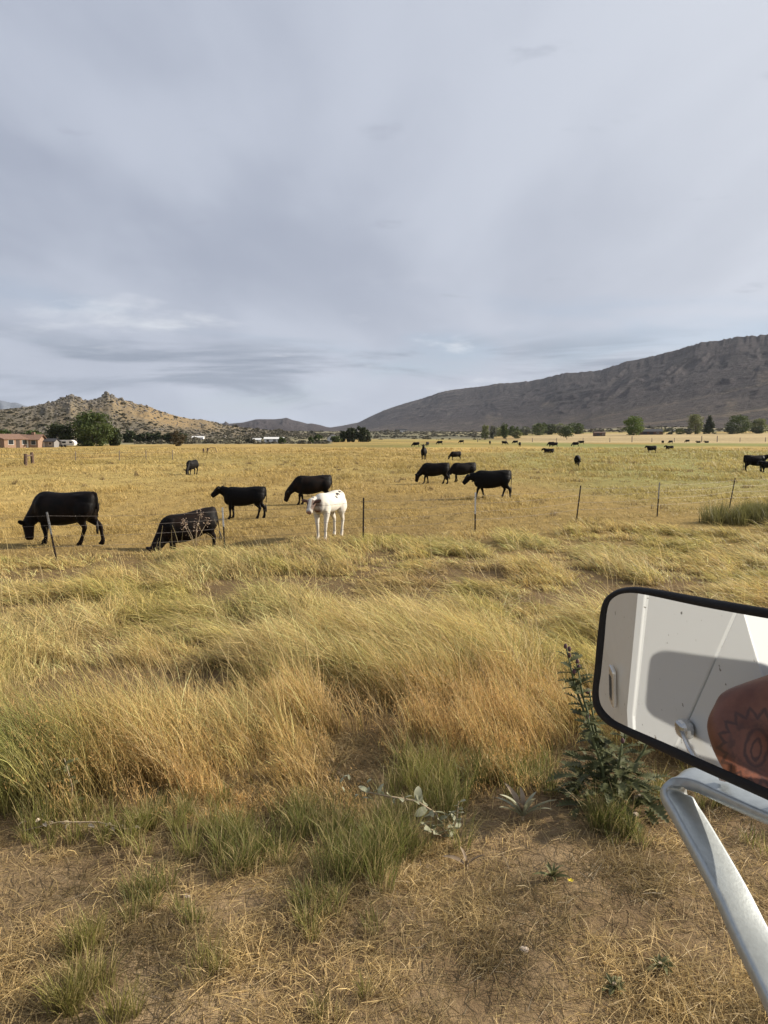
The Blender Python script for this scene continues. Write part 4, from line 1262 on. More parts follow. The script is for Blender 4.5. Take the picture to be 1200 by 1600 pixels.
def tree(name, x, y, h, w, kind, label, seed, form='round', trunk=0.2, group=None, dens=1.0, cat='tree', leaf=0.3):
    g = np.random.default_rng(seed)
    t = empty(name, (x, y, gz(x, y)), g.uniform(0, 6.28), label, cat, group)
    # trunk with limbs
    r0 = max(0.08, h * 0.028)
    parts = [tube([(0, 0, -0.2), (g.normal(0, .02) * h, g.normal(0, .02) * h, h * 0.35), (g.normal(0, .03) * h, g.normal(0, .03) * h, h * 0.8)], [r0, r0 * 0.7, r0 * 0.2], 7)]
    ends = []
    nl = 9 if form != 'poplar' else 10
    for k in range(nl):
        z0 = h * g.uniform(trunk, 0.65); a = 6.283 * k / nl + g.uniform(-.4, .4)
        z1 = min(h * 0.92, z0 + h * g.uniform(0.1, 0.32))
        prof = math.sqrt(max(0.05, 1 - ((z1 / h - 0.55) / 0.5) ** 2)) if form == 'round' else (max(0.1, 1.05 * (1 - z1 / h)) if form == 'cone' else 0.7)
        rr = 0.5 * w * prof * g.uniform(0.6, 0.95)
        e = (rr * math.cos(a), rr * math.sin(a), z1)
        parts.append(tube([(0, 0, z0), (e[0] * 0.5, e[1] * 0.5, (z0 + z1) / 2), e], [r0 * 0.4, r0 * 0.28, r0 * 0.08], 5))
        ends.append(e)
    V, F = merge(parts)
    obj('trunk', mesh_from(V, F, 'trunk', True), M_BARK, t)
    # crown: clumps of leaves round the limb ends and through the volume
    nc = int(46 * dens)
    C = []
    for k in range(nc):
        z = g.uniform(trunk * 0.7, 1.0)
        if form == 'round': prof = math.sqrt(max(0.02, 1 - (abs(z - 0.52) / 0.5) ** 2.2))
        elif form == 'cone': prof = max(0.06, 1.08 * (1 - z) ** 0.85)
        else: prof = math.sqrt(max(0.03, 1 - (abs(z - 0.5) / 0.52) ** 3)) * 0.95
        a = g.uniform(0, 6.283); r = 0.5 * w * prof * math.sqrt(g.uniform(0.15, 1.0)) * g.uniform(0.85, 1.1)
        C.append((r * math.cos(a), r * math.sin(a), h * z * g.uniform(0.94, 1.03)))
    C = np.array(C + ends)
    per = int(34 * dens ** 0.3)
    ci = np.repeat(np.arange(len(C)), per)
    sg = np.array((0.10 * w, 0.10 * w, 0.065 * h)) * (0.8 if form != 'cone' else 0.6)
    pts = C[ci] + g.normal(0, 1, (len(ci), 3)) * sg
    pts[:, 2] = np.maximum(pts[:, 2], 0.08)
    V, F = leaf_cards(pts, leaf, g)
    me = fast_mesh('crown', V, F)
    cv = g.random(len(C))[ci] * 0.6 + g.random(len(ci)) * 0.4
    set_attr(me, 'var', 'FLOAT_COLOR', np.repeat(np.stack([cv, cv, cv, np.ones_like(cv)], -1), 4, 0))
    obj('crown', me, TREE_MATS[kind], t)
    return t


ORD = ['first', 'second', 'third', 'fourth', 'fifth', 'sixth', 'seventh', 'eighth', 'ninth', 'tenth', 'eleventh', 'twelfth']


def build_trees():
    tree('broad_tree', -78, 207, 8.4, 10.8, 'mid', 'big broad dark green tree behind the white camper trailer', 1, dens=2.2, trunk=0.08)
    tree('cedar_tree', -86.5, 206, 5.6, 6.2, 'dark', 'dark bushy evergreen left of the big broad tree', 2, trunk=0.05, dens=1.5)
    tree('cedar_tree', -83.0, 216, 7.0, 5.0, 'dark', 'dark evergreen squeezed against the left of the big broad tree', 3, trunk=0.05, dens=1.2)
    tree('small_tree', -74.5, 214, 4.4, 4.0, 'dark', 'small round dark tree right of the big broad tree', 4, trunk=0.05)
    tree('small_tree', -99, 300, 4.6, 4.4, 'dark', 'taller dark tree at the left end of the evergreen row', 5, trunk=0.05)
    for i in range(8):
        tree('evergreen_shrub', -94 + i * 2.35, 297 + (i % 3), 3.3 + 0.5 * (i % 2), 3.6, 'dark', ORD[i] + ' dark evergreen shrub from the left in the row under the hill', 10 + i, trunk=0.02, group='evergreen row under the hill', cat='shrub', dens=0.6)
    tree('bare_bush', -55.2, 206.8, 3.9, 3.6, 'brown', 'thin brownish bush standing alone at the field edge', 20, trunk=0.05, dens=0.9, cat='bush', leaf=0.2)
    for i, (x, y, h, w) in enumerate([(-34.6, 262, 2.0, 2.0), (-25.5, 270, 2.2, 1.8), (-27, 318, 3.0, 3.0), (-20, 322, 2.5, 4.0)]):
        tree('field_edge_shrub', x, y, h, w, 'mid', ['small dark shrub right of the long white shed', 'small shrub halfway between the white shed and the white gable', 'shrub touching the white gabled house on its left', 'low wide shrub below the white gabled house'][i], 30 + i, trunk=0.05, dens=0.6, cat='shrub')
    for i, (x, y, h, w) in enumerate([(-17.5, 330, 4.4, 3.0), (-15.2, 334, 5.6, 2.8), (-13.2, 330, 6.0, 2.8), (-11.0, 336, 6.3, 3.2), (-9.0, 331, 5.9, 2.9), (-7.2, 335, 5.2, 2.8)]):
        tree('poplar_tree', x, y, h, w, 'dark', ORD[i] + ' dark upright poplar from the left in the clump at the field end', 40 + i, form='poplar', trunk=0.05, group='poplar clump at the field end', dens=0.7)
    for i, (x, y, h, w, k) in enumerate([(57.5, 440, 7.6, 4.6, 'pale'), (62.5, 444, 7.2, 4.2, 'grey'), (68.5, 440, 8.2, 5.0, 'mid'), (76, 441, 4.2, 5.6, 'pale')]):
        tree('poplar_tree', x, y, h, w, k, ['pale green poplar, leftmost of the loose group right of centre', 'greyish thin poplar in the loose group right of centre', 'taller green poplar in the loose group right of centre', 'low wide pale bush at the right of the loose poplars'][i], 50 + i, form='poplar' if i < 3 else 'round', trunk=0.12, dens=0.9)
    g = random.Random(3)
    xs = [83, 90, 96, 101, 107, 113, 119, 124, 130, 136, 142, 100, 116, 128, 148, 155]
    kinds = ['pale', 'dark', 'mid', 'dark', 'grey', 'mid', 'pale', 'dark', 'mid', 'grey', 'mid', 'grey', 'mid', 'dark', 'pale', 'mid']
    for i, x in enumerate(xs):
        yy = 555 + (i * 37 % 60) + (60 if i > 10 else 0)
        tree('thicket_tree', x, yy, g.uniform(5.0, 8.6), g.uniform(8, 12), kinds[i], '%s %s leafy tree in the %s row of the thicket under the mountain' % (ORD[i] if i < 11 else ORD[i - 11], {'pale': 'pale', 'dark': 'dark', 'mid': 'green', 'grey': 'greyish'}[kinds[i]], 'front' if i < 11 else 'back'), 60 + i, trunk=0.05, group='mixed thicket under the mountain', dens=0.8, leaf=0.4)
    tree('lone_tree', 92.5, 391, 6.4, 7.2, 'mid', 'dark round tree on a bare trunk in front of the thicket', 80, trunk=0.38, dens=1.2)
    tree('cottonwood_tree', 157, 486, 11.2, 11.0, 'bright', 'bright green full tree left of the low dark shed', 81, trunk=0.12, dens=2.0, leaf=0.4)
    tree('cottonwood_tree', 206, 512, 13.0, 9.0, 'pale', 'tall pale yellow-green tree beside a dark conifer', 82, trunk=0.1, dens=1.5, leaf=0.4)
    tree('conifer_tree', 217, 516, 11.6, 8.4, 'dark', 'dark conical conifer beside the pale tall tree', 83, form='cone', trunk=0.04, dens=1.8, leaf=0.4)
    tree('cottonwood_tree', 243, 530, 12.0, 15.0, 'mid', 'wide green tree at the far right under the mountain', 84, trunk=0.08, dens=2.0, leaf=0.4)
    tree('cottonwood_tree', 262, 540, 9.5, 10.0, 'pale', 'yellow-green tree at the right picture edge', 85, trunk=0.08, dens=1.5, leaf=0.4)
    tree('dark_bush', 229, 508, 5.6, 9.0, 'dark', 'dark rounded bush between the conifer and the wide green tree', 86, trunk=0.02, dens=1.2, cat='bush')
    tree('dark_bush', 247, 512, 4.8, 8.0, 'dark', 'dark low bush under the wide green tree', 87, trunk=0.02, dens=1.0, cat='bush')
    for i, (x, k) in enumerate([(180, 'pale'), (187, 'grey'), (194, 'pale'), (200, 'grey')]):
        tree('pale_bush', x, 505 + i, 3.6 + 0.4 * (i % 2), 6.0, k, ORD[i] + ' pale rounded bush from the left beside the tall pale tree', 90 + i, trunk=0.03, group='pale bushes right of the dark shed', dens=0.7, cat='bush')
    for i, (x, y, w) in enumerate([(-101, 205, 6), (-95, 209, 5)]):
        tree('green_shrub', x, y, 3.9, w, 'mid', ['green shrub rising behind the brick house roof', 'green shrub behind the low wing of the brick house'][i], 100 + i, trunk=0.03, dens=0.8, cat='shrub')


build_trees()


def blob(seed, r, squash, n_sub=2):
    import bmesh
    bm = bmesh.new(); bmesh.ops.create_icosphere(bm, subdivisions=n_sub, radius=r)
    g = np.random.default_rng(seed)
    o = g.uniform(0, 50, 3)
    for v in bm.verts:
        c = v.co
        k = 0.45 + 1.1 * float(fbm(np.array(c.x / r * 1.3 + o[0] + c.z), np.array(c.y / r * 1.3 + o[1] - c.z), 3))
        v.co = Vector((c.x * k, c.y * k * g.uniform(0.97, 1.03), c.z * k * squash))
    me = bpy.data.meshes.new('rock'); bm.to_mesh(me); bm.free()
    return me


def build_hill_cover():
    g = np.random.default_rng(15)
    rockm = simple_mat('granite_boulder', (0.135, 0.12, 0.098), 0.95, var=0.35, scale=1.2, bump=0.6, bscale=5)
    protos = []
    for i in range(6):
        me = blob(500 + i, 1.0, 0.75); me.materials.append(rockm); protos.append(me)
    P1 = hill_point(2800, 1, -27, -10.5, 0.62, 1.01, lambda a, t: np.clip(np.exp(-((a + 20.4) / 3.2) ** 2) * sstep(0.62, 0.95, t) * 1.2 + 0.10 * sstep(0.8, 1, t), 0, 1))
    P2 = hill_point(420, 2, -25, -6, 0.1, 0.8)
    P = np.concatenate([P1, P2]); n = len(P)
    s = np.concatenate([g.uniform(0.35, 1.3, len(P1)) * (0.7 + 1.0 * g.random(len(P1)) ** 4), g.uniform(0.4, 1.2, len(P2))])
    rot = g.uniform(-0.5, 0.5, (n, 3)); rot[:, 2] = g.uniform(0, 6.28, n)
    sc = np.stack([s, s * g.uniform(0.7, 1.2, n), s * g.uniform(0.7, 1.5, n)], -1)
    P[:, 2] -= 0.15 * s
    scatter('boulders', P, rot, sc, g.integers(0, 6, n), np.ones((n, 3)), protos, 'pale granite boulders piled along the rocky hill crest', 'boulder')
    # summit tors
    tors = [(-19.6, 0.995, 4.2, 5.2), (-19.35, 1.0, 3.0, 3.6), (-19.9, 0.99, 3.2, 3.0), (-22.0, 0.99, 4.5, 2.6), (-21.6, 1.0, 3.6, 2.2), (-22.5, 0.98, 3.8, 2.2), (-18.7, 0.99, 3.4, 2.8), (-18.1, 0.99, 3.0, 2.0), (-17.5, 0.985, 3.2, 2.0), (-13.3, 0.99, 3.6, 1.6), (-12.5, 0.99, 3.0, 1.6), (-20.4, 0.99, 3.0, 2.0), (-23.1, 0.985, 2.6, 1.6)]
    az, t, X, Y, Z = HG
    names = ['tallest granite tor on the summit of the rocky hill', 'jagged tor right beside the tallest summit tor', 'tor just left of the tallest summit tor', 'broad outcrop on the left summit of the rocky hill', 'outcrop at the right shoulder of the left summit', 'outcrop at the left shoulder of the left summit', 'outcrop on the right slope below the tallest tor', 'second outcrop down the right slope of the rocky hill', 'third outcrop down the right slope of the rocky hill', 'small outcrop on the low saddle of the hill', 'last small outcrop at the right end of the hill', 'outcrop in the dip between the two summits', 'lowest outcrop on the left end of the summit']
    for i, (a, tt, w, h) in enumerate(tors):
        ia = int(np.searchsorted(az, a)); it = int(np.searchsorted(t, tt))
        me = blob(560 + i, 1.0, 1.0, 3); me.materials.append(rockm)
        o = obj('rock_outcrop', me, None, None, (X[ia, it], Y[ia, it], Z[ia, it] - 0.2), (0.1 * (i % 3), 0.12 * (i % 2), i * 1.3))
        o.scale = (w * 0.6, w * 0.5, h * 0.62)
        tag(o, names[i], 'rock', 'granite outcrops on the hill crest')
    # brush
    sm = [leaf_mat('sagebrush', (0.10, 0.09, 0.06), (0.165, 0.148, 0.10), 0.15), leaf_mat('dark_brush', (0.03, 0.032, 0.018), (0.075, 0.07, 0.04), 0.15)]
    protos = []
    for i in range(6):
        gg = np.random.default_rng(700 + i)
        n0 = 90
        d = gg.normal(0, 1, (n0, 3)); d /= np.linalg.norm(d, axis=1)[:, None]; d[:, 2] = np.abs(d[:, 2])
        pts = d * np.array((1, 1, 0.75)) * gg.uniform(0.5, 1.0, n0)[:, None]
        V, F = leaf_cards(pts, 0.28, gg)
        me = fast_mesh('brush', V, F); cv = gg.random(n0)
        set_attr(me, 'var', 'FLOAT_COLOR', np.repeat(np.stack([cv, cv, cv, np.ones_like(cv)], -1), 4, 0))
        me.materials.append(sm[0 if i < 3 else 1]); protos.append(me)
    P = hill_point(6500, 3, -34, -3, 0.01, 0.97, lambda a, t: np.clip(0.9 - 0.55 * sstep(0.3, 0.6, t) - 0.6 * np.exp(-((a + 15.8) / 3.2) ** 2) * sstep(0.25, 0.5, t), 0.04, 1))
    # brush over the flats beyond the pasture
    n2 = 9000
    a = g.uniform(-24, 30, n2); r = 260 * (2400 / 260) ** g.random(n2)
    lim = np.where(a < -4, 250, np.where(a < 8, 410, 640))
    ok = (r > lim) & (fbm(a * 0.7, np.log(r) * 6, 3) > 0.45); a, r = a[ok], r[ok]
    x = r * np.sin(np.radians(a)); y = r * np.cos(np.radians(a))
    P = np.concatenate([P, np.stack([x, y, ground_z(x, y)], -1)]); n = len(P)
    rr = np.hypot(P[:, 0], P[:, 1])
    s = g.uniform(0.45, 1.3, n) * np.clip(rr / 600, 0.8, 2.2) * (1 + 1.2 * (g.random(n) < 0.05))
    rot = np.zeros((n, 3)); rot[:, 2] = g.uniform(0, 6.28, n)
    idx = np.where(g.random(n) < 0.82, g.integers(0, 3, n), g.integers(3, 6, n))
    scatter('sagebrush', P, rot, s, idx, np.ones((n, 3)), protos, 'grey green sagebrush dotted over the hillside and flats', 'brush')


build_hill_cover()


# ------------------------------------------------------------------ buildings and far vehicles
M_BRICK = simple_mat('tan_brick', (0.27, 0.175, 0.12), 0.9, var=0.2, scale=4)
M_ROOFB = simple_mat('brown_roof', (0.20, 0.115, 0.075), 0.9, var=0.2, scale=3)
M_DARKSIDE = simple_mat('dark_brown_siding', (0.07, 0.05, 0.04), 0.9, var=0.2)
M_WWALL = simple_mat('white_wall', (0.72, 0.71, 0.68), 0.8, var=0.06)
M_DROOF = simple_mat('dark_roof', (0.035, 0.035, 0.04), 0.85, var=0.2)
M_GLASS = simple_mat('window_glass', (0.02, 0.025, 0.03), 0.1, var=0.1)
M_BARN = simple_mat('brown_barn_wood', (0.10, 0.06, 0.042), 0.95, var=0.3, scale=3)
M_GREYSIDE = simple_mat('grey_siding', (0.22, 0.21, 0.20), 0.9, var=0.15)
M_TYRE = simple_mat('tyre', (0.02, 0.02, 0.02), 0.9, var=0.2)


def gable_roof(L, W, z0, z1, over=0.3, th=0.12):
    """roof slabs with the ridge along local x"""
    hw = W / 2 + over; hl = L / 2 + over
    zz0 = z0 - over * (z1 - z0) / (W / 2)
    parts = []
    for s in (-1, 1):
        v = [(-hl, s * hw, zz0), (hl, s * hw, zz0), (hl, 0, z1), (-hl, 0, z1)]
        v = v + [(a, b, c + th) for a, b, c in v]
        f = [(0, 1, 2, 3), (7, 6, 5, 4), (0, 4, 5, 1), (1, 5, 6, 2), (2, 6, 7, 3), (3, 7, 4, 0)]
        parts.append((v, f))
    return merge(parts)


def gable_walls(L, W, z0, z1, base=-0.4):
    l, w = L / 2, W / 2
    v = [(-l, -w, base), (l, -w, base), (l, w, base), (-l, w, base), (-l, -w, z0), (l, -w, z0), (l, w, z0), (-l, w, z0), (-l, 0, z1), (l, 0, z1)]
    f = [(0, 1, 5, 4), (2, 3, 7, 6), (1, 2, 6, 9, 5), (3, 0, 4, 8, 7), (3, 2, 1, 0)]
    return v, f


def house(name, x, y, rz, L, W, eave, ridge, wall, roof, label, cat, windows=(), doors=(), chimney=None, over=0.3):
    t = empty(name, (x, y, gz(x, y)), R(rz), label, cat)
    obj('wall', mesh_from(*gable_walls(L, W, eave, ridge), 'wall'), wall, t)
    rf = obj('roof', mesh_from(*gable_roof(L, W, eave, ridge, over), 'roof'), roof, t)
    for (side, u, z, w, h) in windows:
        # side 'f': long side facing -y; 'e': gable at -x; 'E': gable at +x
        if side == 'f': b = box(u - w / 2, u + w / 2, -W / 2 - 0.05, -W / 2 + 0.02, z, z + h); fr = box(u - w / 2 - .08, u + w / 2 + .08, -W / 2 - 0.03, -W / 2 + 0.01, z - .08, z + h + .08)
        elif side == 'e': b = box(-L / 2 - 0.05, -L / 2 + 0.02, u - w / 2, u + w / 2, z, z + h); fr = box(-L / 2 - 0.03, -L / 2 + 0.01, u - w / 2 - .08, u + w / 2 + .08, z - .08, z + h + .08)
        else: b = box(L / 2 - 0.02, L / 2 + 0.05, u - w / 2, u + w / 2, z, z + h); fr = box(L / 2 - 0.01, L / 2 + 0.03, u - w / 2 - .08, u + w / 2 + .08, z - .08, z + h + .08)
        wo = obj('window', mesh_from(*b, 'window'), M_GLASS, t)
        obj('frame', mesh_from(*fr, 'frame'), M_WWALL, wo)
    for (u, w, h, m) in doors:
        obj('door', mesh_from(*box(u - w / 2, u + w / 2, -W / 2 - 0.04, -W / 2 + 0.02, 0, h), 'door'), m, t)
    if chimney:
        cx, ch = chimney
        obj('chimney', mesh_from(*box(cx - .35, cx + .35, -.35, .35, ridge - 0.4, ridge + ch), 'chimney'), M_BRICK, rf)
    return t


def car(name, x, y, rz, col, label, cat='car'):
    t = empty(name, (x, y, gz(x, y)), R(rz), label, cat)
    m = simple_mat(name + '_paint', col, 0.3, 0.1, var=0.03)
    prof = [(-2.2, 0.45), (-2.25, 0.9), (-1.1, 1.0), (-0.75, 1.55), (0.55, 1.6), (1.15, 1.05), (2.1, 0.92), (2.25, 0.5)]
    n = len(prof)
    V = [(a, -0.85, b) for a, b in prof] + [(a, 0.85, b) for a, b in prof]
    F = [tuple(range(n)), tuple(reversed(range(n, 2 * n)))] + [(i, n + i, n + (i + 1) % n, (i + 1) % n) for i in range(n)]
    obj('body', mesh_from(V, F, 'body'), m, t)
    obj('window', mesh_from(*box(-0.75, 0.75, -0.87, 0.87, 1.08, 1.45), 'window'), M_GLASS, t)
    for wx in (-1.4, 1.4):
        for wy in (-0.8, 0.8):
            V, F = tube([(wx, wy - 0.12, 0.34), (wx, wy + 0.12, 0.34)], 0.34, 12)
            obj('wheel', mesh_from(V, F, 'wheel'), M_TYRE, t)
    return t


def build_buildings():
    house('brick_house', -88.6, 181, 62, 7.0, 8.5, 2.0, 3.1, M_BRICK, M_ROOFB, 'tan brick ranch house with brown gable roof at the left edge', 'house', windows=[('f', -1.8, 0.8, 1.3, 1.0), ('f', 1.8, 0.8, 1.3, 1.0), ('e', 1.5, 0.8, 1.2, 1.0)], doors=[(0, 0.95, 1.95, M_DARKSIDE)])
    house('brick_house', -84.6, 184, 8, 5.8, 6.0, 1.9, 3.0, M_BRICK, M_ROOFB, 'low brick wing with brown roof and chimney right of the ranch house', 'house', windows=[('f', -1.9, 0.7, 0.9, 1.0), ('f', 1.9, 0.7, 1.0, 1.0)], doors=[(0.3, 0.9, 1.9, M_WWALL)], chimney=(1.1, 0.6), over=0.45)
    house('long_shed', -95.5, 178, 0, 9.5, 5.0, 2.0, 3.0, M_DARKSIDE, M_ROOFB, 'dark sided long building left of the brick ranch house', 'building', windows=[('f', -2, 0.9, 1.2, 0.8), ('f', 2, 0.9, 1.2, 0.8)], doors=[(0, 1.0, 1.9, M_GREYSIDE)])
    house('grey_shed', -81.2, 187, 2, 3.8, 3.2, 1.4, 2.0, M_GREYSIDE, M_DROOF, 'low grey shed between the brick house and the white camper', 'shed', windows=[('f', 1.0, 0.6, 0.7, 0.6)], doors=[(-0.8, 0.9, 1.3, M_WWALL)])
    # white camper trailer
    t = empty('camper_trailer', (-78.6, 190, gz(-78.6, 190)), R(4), 'white camper trailer parked under the big broad tree', 'trailer')
    prof = [(-2.5, 0.42), (-2.55, 1.0), (-2.4, 1.5), (-1.9, 1.72), (1.9, 1.72), (2.5, 1.45), (2.75, 0.9), (2.5, 0.42)]
    n = len(prof)
    V = [(a, -1.0, b) for a, b in prof] + [(a, 1.0, b) for a, b in prof]
    F = [tuple(range(n)), tuple(reversed(range(n, 2 * n)))] + [(i, n + i, n + (i + 1) % n, (i + 1) % n) for i in range(n)]
    obj('body', mesh_from(V, F, 'body'), M_WWALL, t)
    for u, w in ((-1.5, 0.9), (0.2, 0.9), (1.8, 0.7)): obj('window', mesh_from(*box(u - w / 2, u + w / 2, -1.03, -0.98, 0.95, 1.4), 'window'), M_GLASS, t)
    obj('door', mesh_from(*box(-0.75, -0.35, -1.02, -0.98, 0.5, 1.5), 'door'), M_GREYSIDE, t)
    for wx in (-0.4, 0.4):
        V, F = tube([(wx, -1.02, 0.3), (wx, -0.8, 0.3)], 0.3, 12); obj('wheel', mesh_from(V, F, 'wheel'), M_TYRE, t)
    obj('stripe', mesh_from(*box(-2.4, 2.5, -1.012, -0.99, 0.62, 0.72), 'stripe'), M_GREYSIDE, t)
    house('white_shed', -92.5, 385, 0, 5.5, 3.5, 1.2, 1.8, M_WWALL, M_WWALL, 'small white shed at the hill foot right of the evergreen row', 'shed', doors=[(0, 1, 1.1, M_GREYSIDE)])
    house('white_shed', -41.5, 292, 3, 7.0, 4.5, 1.5, 2.1, M_WWALL, M_WWALL, 'long white shed at the far field edge left of centre', 'shed', windows=[('f', -2.2, 0.5, 0.9, 0.7)], doors=[(0.3, 1.0, 1.4, M_GREYSIDE), (2.2, 1.4, 1.4, M_DARKSIDE)])
    house('white_shed', -47.6, 290, 0, 2.6, 2.6, 1.2, 1.7, M_WWALL, M_WWALL, 'tiny white shed just left of the long white shed', 'shed', doors=[(0, 0.8, 1.1, M_GREYSIDE)])
    house('white_house', -23.3, 350, 75, 4.6, 3.6, 1.5, 3.0, M_WWALL, M_DROOF, 'white gabled house with black roof left of the dark poplars', 'house', windows=[('f', 0, 0.6, 1.0, 0.8), ('e', 0, 0.7, 0.9, 0.8)], doors=[(1.2, 0.9, 1.4, M_DARKSIDE)])
    house('white_house', 33, 1500, 0, 22, 10, 5, 8, M_WWALL, M_DROOF, 'tiny white house far off at the mountain foot', 'house', windows=[('f', -5, 1.5, 3, 2), ('f', 5, 1.5, 3, 2)], doors=[(0, 2, 3, M_DARKSIDE)])
    house('brown_barn', 133, 478, -6, 6.8, 4.5, 1.9, 2.5, M_BARN, M_BARN, 'small brown barn standing alone in the tan field', 'barn', windows=[('f', 2.2, 0.8, 0.9, 0.7)], doors=[(-1, 1.8, 1.6, M_DROOF)])
    house('dark_shed', 172, 500, -4, 14, 7, 2.0, 3.6, M_BARN, M_DROOF, 'low dark shed with wide roof right of the bright green tree', 'shed', windows=[('f', 4, 0.8, 1.2, 0.8)], doors=[(-4, 2.4, 1.8, M_DROOF), (0, 2.4, 1.8, M_DROOF)])
    car('dark_car', 228, 640, 10, (0.02, 0.02, 0.025), 'tiny dark car parked far off under the mountain')
    car('white_car', 241, 642, 5, (0.7, 0.7, 0.7), 'tiny white car parked far off under the mountain')


build_buildings()


# ------------------------------------------------------------------ roadside plants
M_THISTLE = leaf_mat('thistle_leaf', (0.05, 0.058, 0.022), (0.13, 0.135, 0.055), 0.25)
M_STEM = simple_mat('green_stem', (0.10, 0.12, 0.05), 0.8, var=0.2)
M_BUD = simple_mat('thistle_bud', (0.10, 0.05, 0.055), 0.85, var=0.3, scale=40)
M_SILVER = leaf_mat('silver_leaf', (0.15, 0.165, 0.085), (0.42, 0.41, 0.29), 0.25)
M_DRYLEAF = leaf_mat('dry_leaf', (0.17, 0.12, 0.075), (0.36, 0.28, 0.19), 0.2)
M_DRYSTEM = simple_mat('dry_stem', (0.36, 0.28, 0.18), 0.85, var=0.2)
M_SEEDHEAD = leaf_mat('pink_seed_head', (0.33, 0.24, 0.17), (0.52, 0.40, 0.30), 0.3)
M_YELLOW = leaf_mat('yellow_petal', (0.65, 0.50, 0.04), (0.75, 0.6, 0.06), 0.2)
M_WEED = leaf_mat('weed_leaf', (0.10, 0.11, 0.04), (0.21, 0.20, 0.09), 0.25)


def leaf_mesh(L, W, bend, seed, lobes=0, curl=0.25):
    """a leaf along +x: midrib fold, pointed tip, optional spiny lobes"""
    g = np.random.default_rng(seed)
    n = 8 if not lobes else lobes * 2
    V, F, C = [], [], []
    for i in range(n + 1):
        f = i / n
        a = bend * f
        x = L * math.sin(max(a, 1e-3)) / max(bend, 1e-3) if bend > 1e-3 else L * f
        z = -L * (1 - math.cos(a)) / max(bend, 1e-3)
        w = W * 0.5 * (math.sin(math.pi * min(1, f * 0.96 + 0.04)) ** 0.7)
        if lobes: w *= (1.25 if i % 2 else 0.42) * g.uniform(0.85, 1.15)
        up = curl * w
        sx = 0.35 * w if lobes and i % 2 else 0
        V += [(x + sx, -w, z + up), (x, 0, z), (x + sx, w, z + up)]
        C += [f * 0.5 + g.uniform(0, 0.5)] * 3
    for i in range(n):
        b = i * 3
        F += [(b, b + 1, b + 4, b + 3), (b + 1, b + 2, b + 5, b + 4)]
    me = fast_mesh('leaf', np.array(V), np.array(F), True)
    C = np.array(C); set_attr(me, 'var', 'FLOAT_COLOR', np.stack([C, C, C, np.ones_like(C)], -1))
    return me


def place_leaf(parent, me, mat, p, az, el, roll=0.0, s=1.0, name='leaf'):
    o = obj(name, me, mat, parent, p)
    o.rotation_euler = Euler((roll, -el, az), 'XYZ')
    o.scale = (s, s, s)
    return o


def build_thistle():
    x, y = 1.40, 4.55
    t = empty('thistle', (x, y, gz(x, y)), 0, 'tall spiny green thistle beside the truck mirror', 'thistle')
    g = random.Random(12)
    lv = [leaf_mesh(0.17, 0.065, 0.9, 900 + i, 9) for i in range(3)] + [leaf_mesh(0.10, 0.045, 0.6, 910 + i, 6) for i in range(3)]
    budm = ball_mesh(0.02, 'flower_head')
    stems = [((-0.26, 0.15), 0.95), ((-0.20, 0.12), 0.86), ((-0.10, 0.18), 0.66), ((0.12, 0.1), 0.5), ((0.02, -0.12), 0.44), ((0.25, 0.05), 0.42), ((-0.17, -0.04), 0.6)]
    for (dx, dy), h in stems:
        pts = [(g.uniform(-.03, .03), g.uniform(-.03, .03), -0.02), (dx * 0.35, dy * 0.35, h * 0.4), (dx * 0.8, dy * 0.8, h * 0.75), (dx, dy, h)]
        V, F = tube(pts, [0.011, 0.009, 0.007, 0.005], 7)
        st = obj('stem', mesh_from(V, F, 'stem', True), M_STEM, t)
        n = int(h * 34)
        for i in range(n):
            f = 0.12 + 0.84 * i / n
            k = min(int(f * 3), 2); u = f * 3 - k
            p = Vector(pts[k]).lerp(Vector(pts[k + 1]), u)
            place_leaf(st, lv[g.randrange(0, 3) if f < 0.45 else g.randrange(3, 6)], M_THISTLE, p, i * 2.4 + g.uniform(-.3, .3), g.uniform(0.1, 0.8), g.uniform(-.4, .4), g.uniform(0.6, 1.0) * (1 - 0.35 * f) if f < 0.45 else g.uniform(0.9, 1.5) * (1.25 - 0.45 * f))
        for i in range(3 if h > 0.6 else 1):
            p = Vector(pts[-1]) + Vector((g.uniform(-.03, .03), g.uniform(-.03, .03), g.uniform(-0.05, 0.02)))
            b = obj('flower_head', budm, M_BUD, st, p); b.scale = (0.6, 0.6, 0.85)
    for i in range(150):       # leafy base
        a = g.uniform(0, 6.28); r = 0.26 * math.sqrt(g.random())
        place_leaf(t, lv[g.randrange(0, 6)], M_THISTLE if g.random() < 0.85 else M_DRYLEAF, (r * math.cos(a), r * math.sin(a), g.uniform(0.0, 0.36) * (1 - r * 1.5)), a + g.uniform(-.5, .5), g.uniform(-0.1, 0.9), g.uniform(-.5, .5), g.uniform(0.7, 1.25))


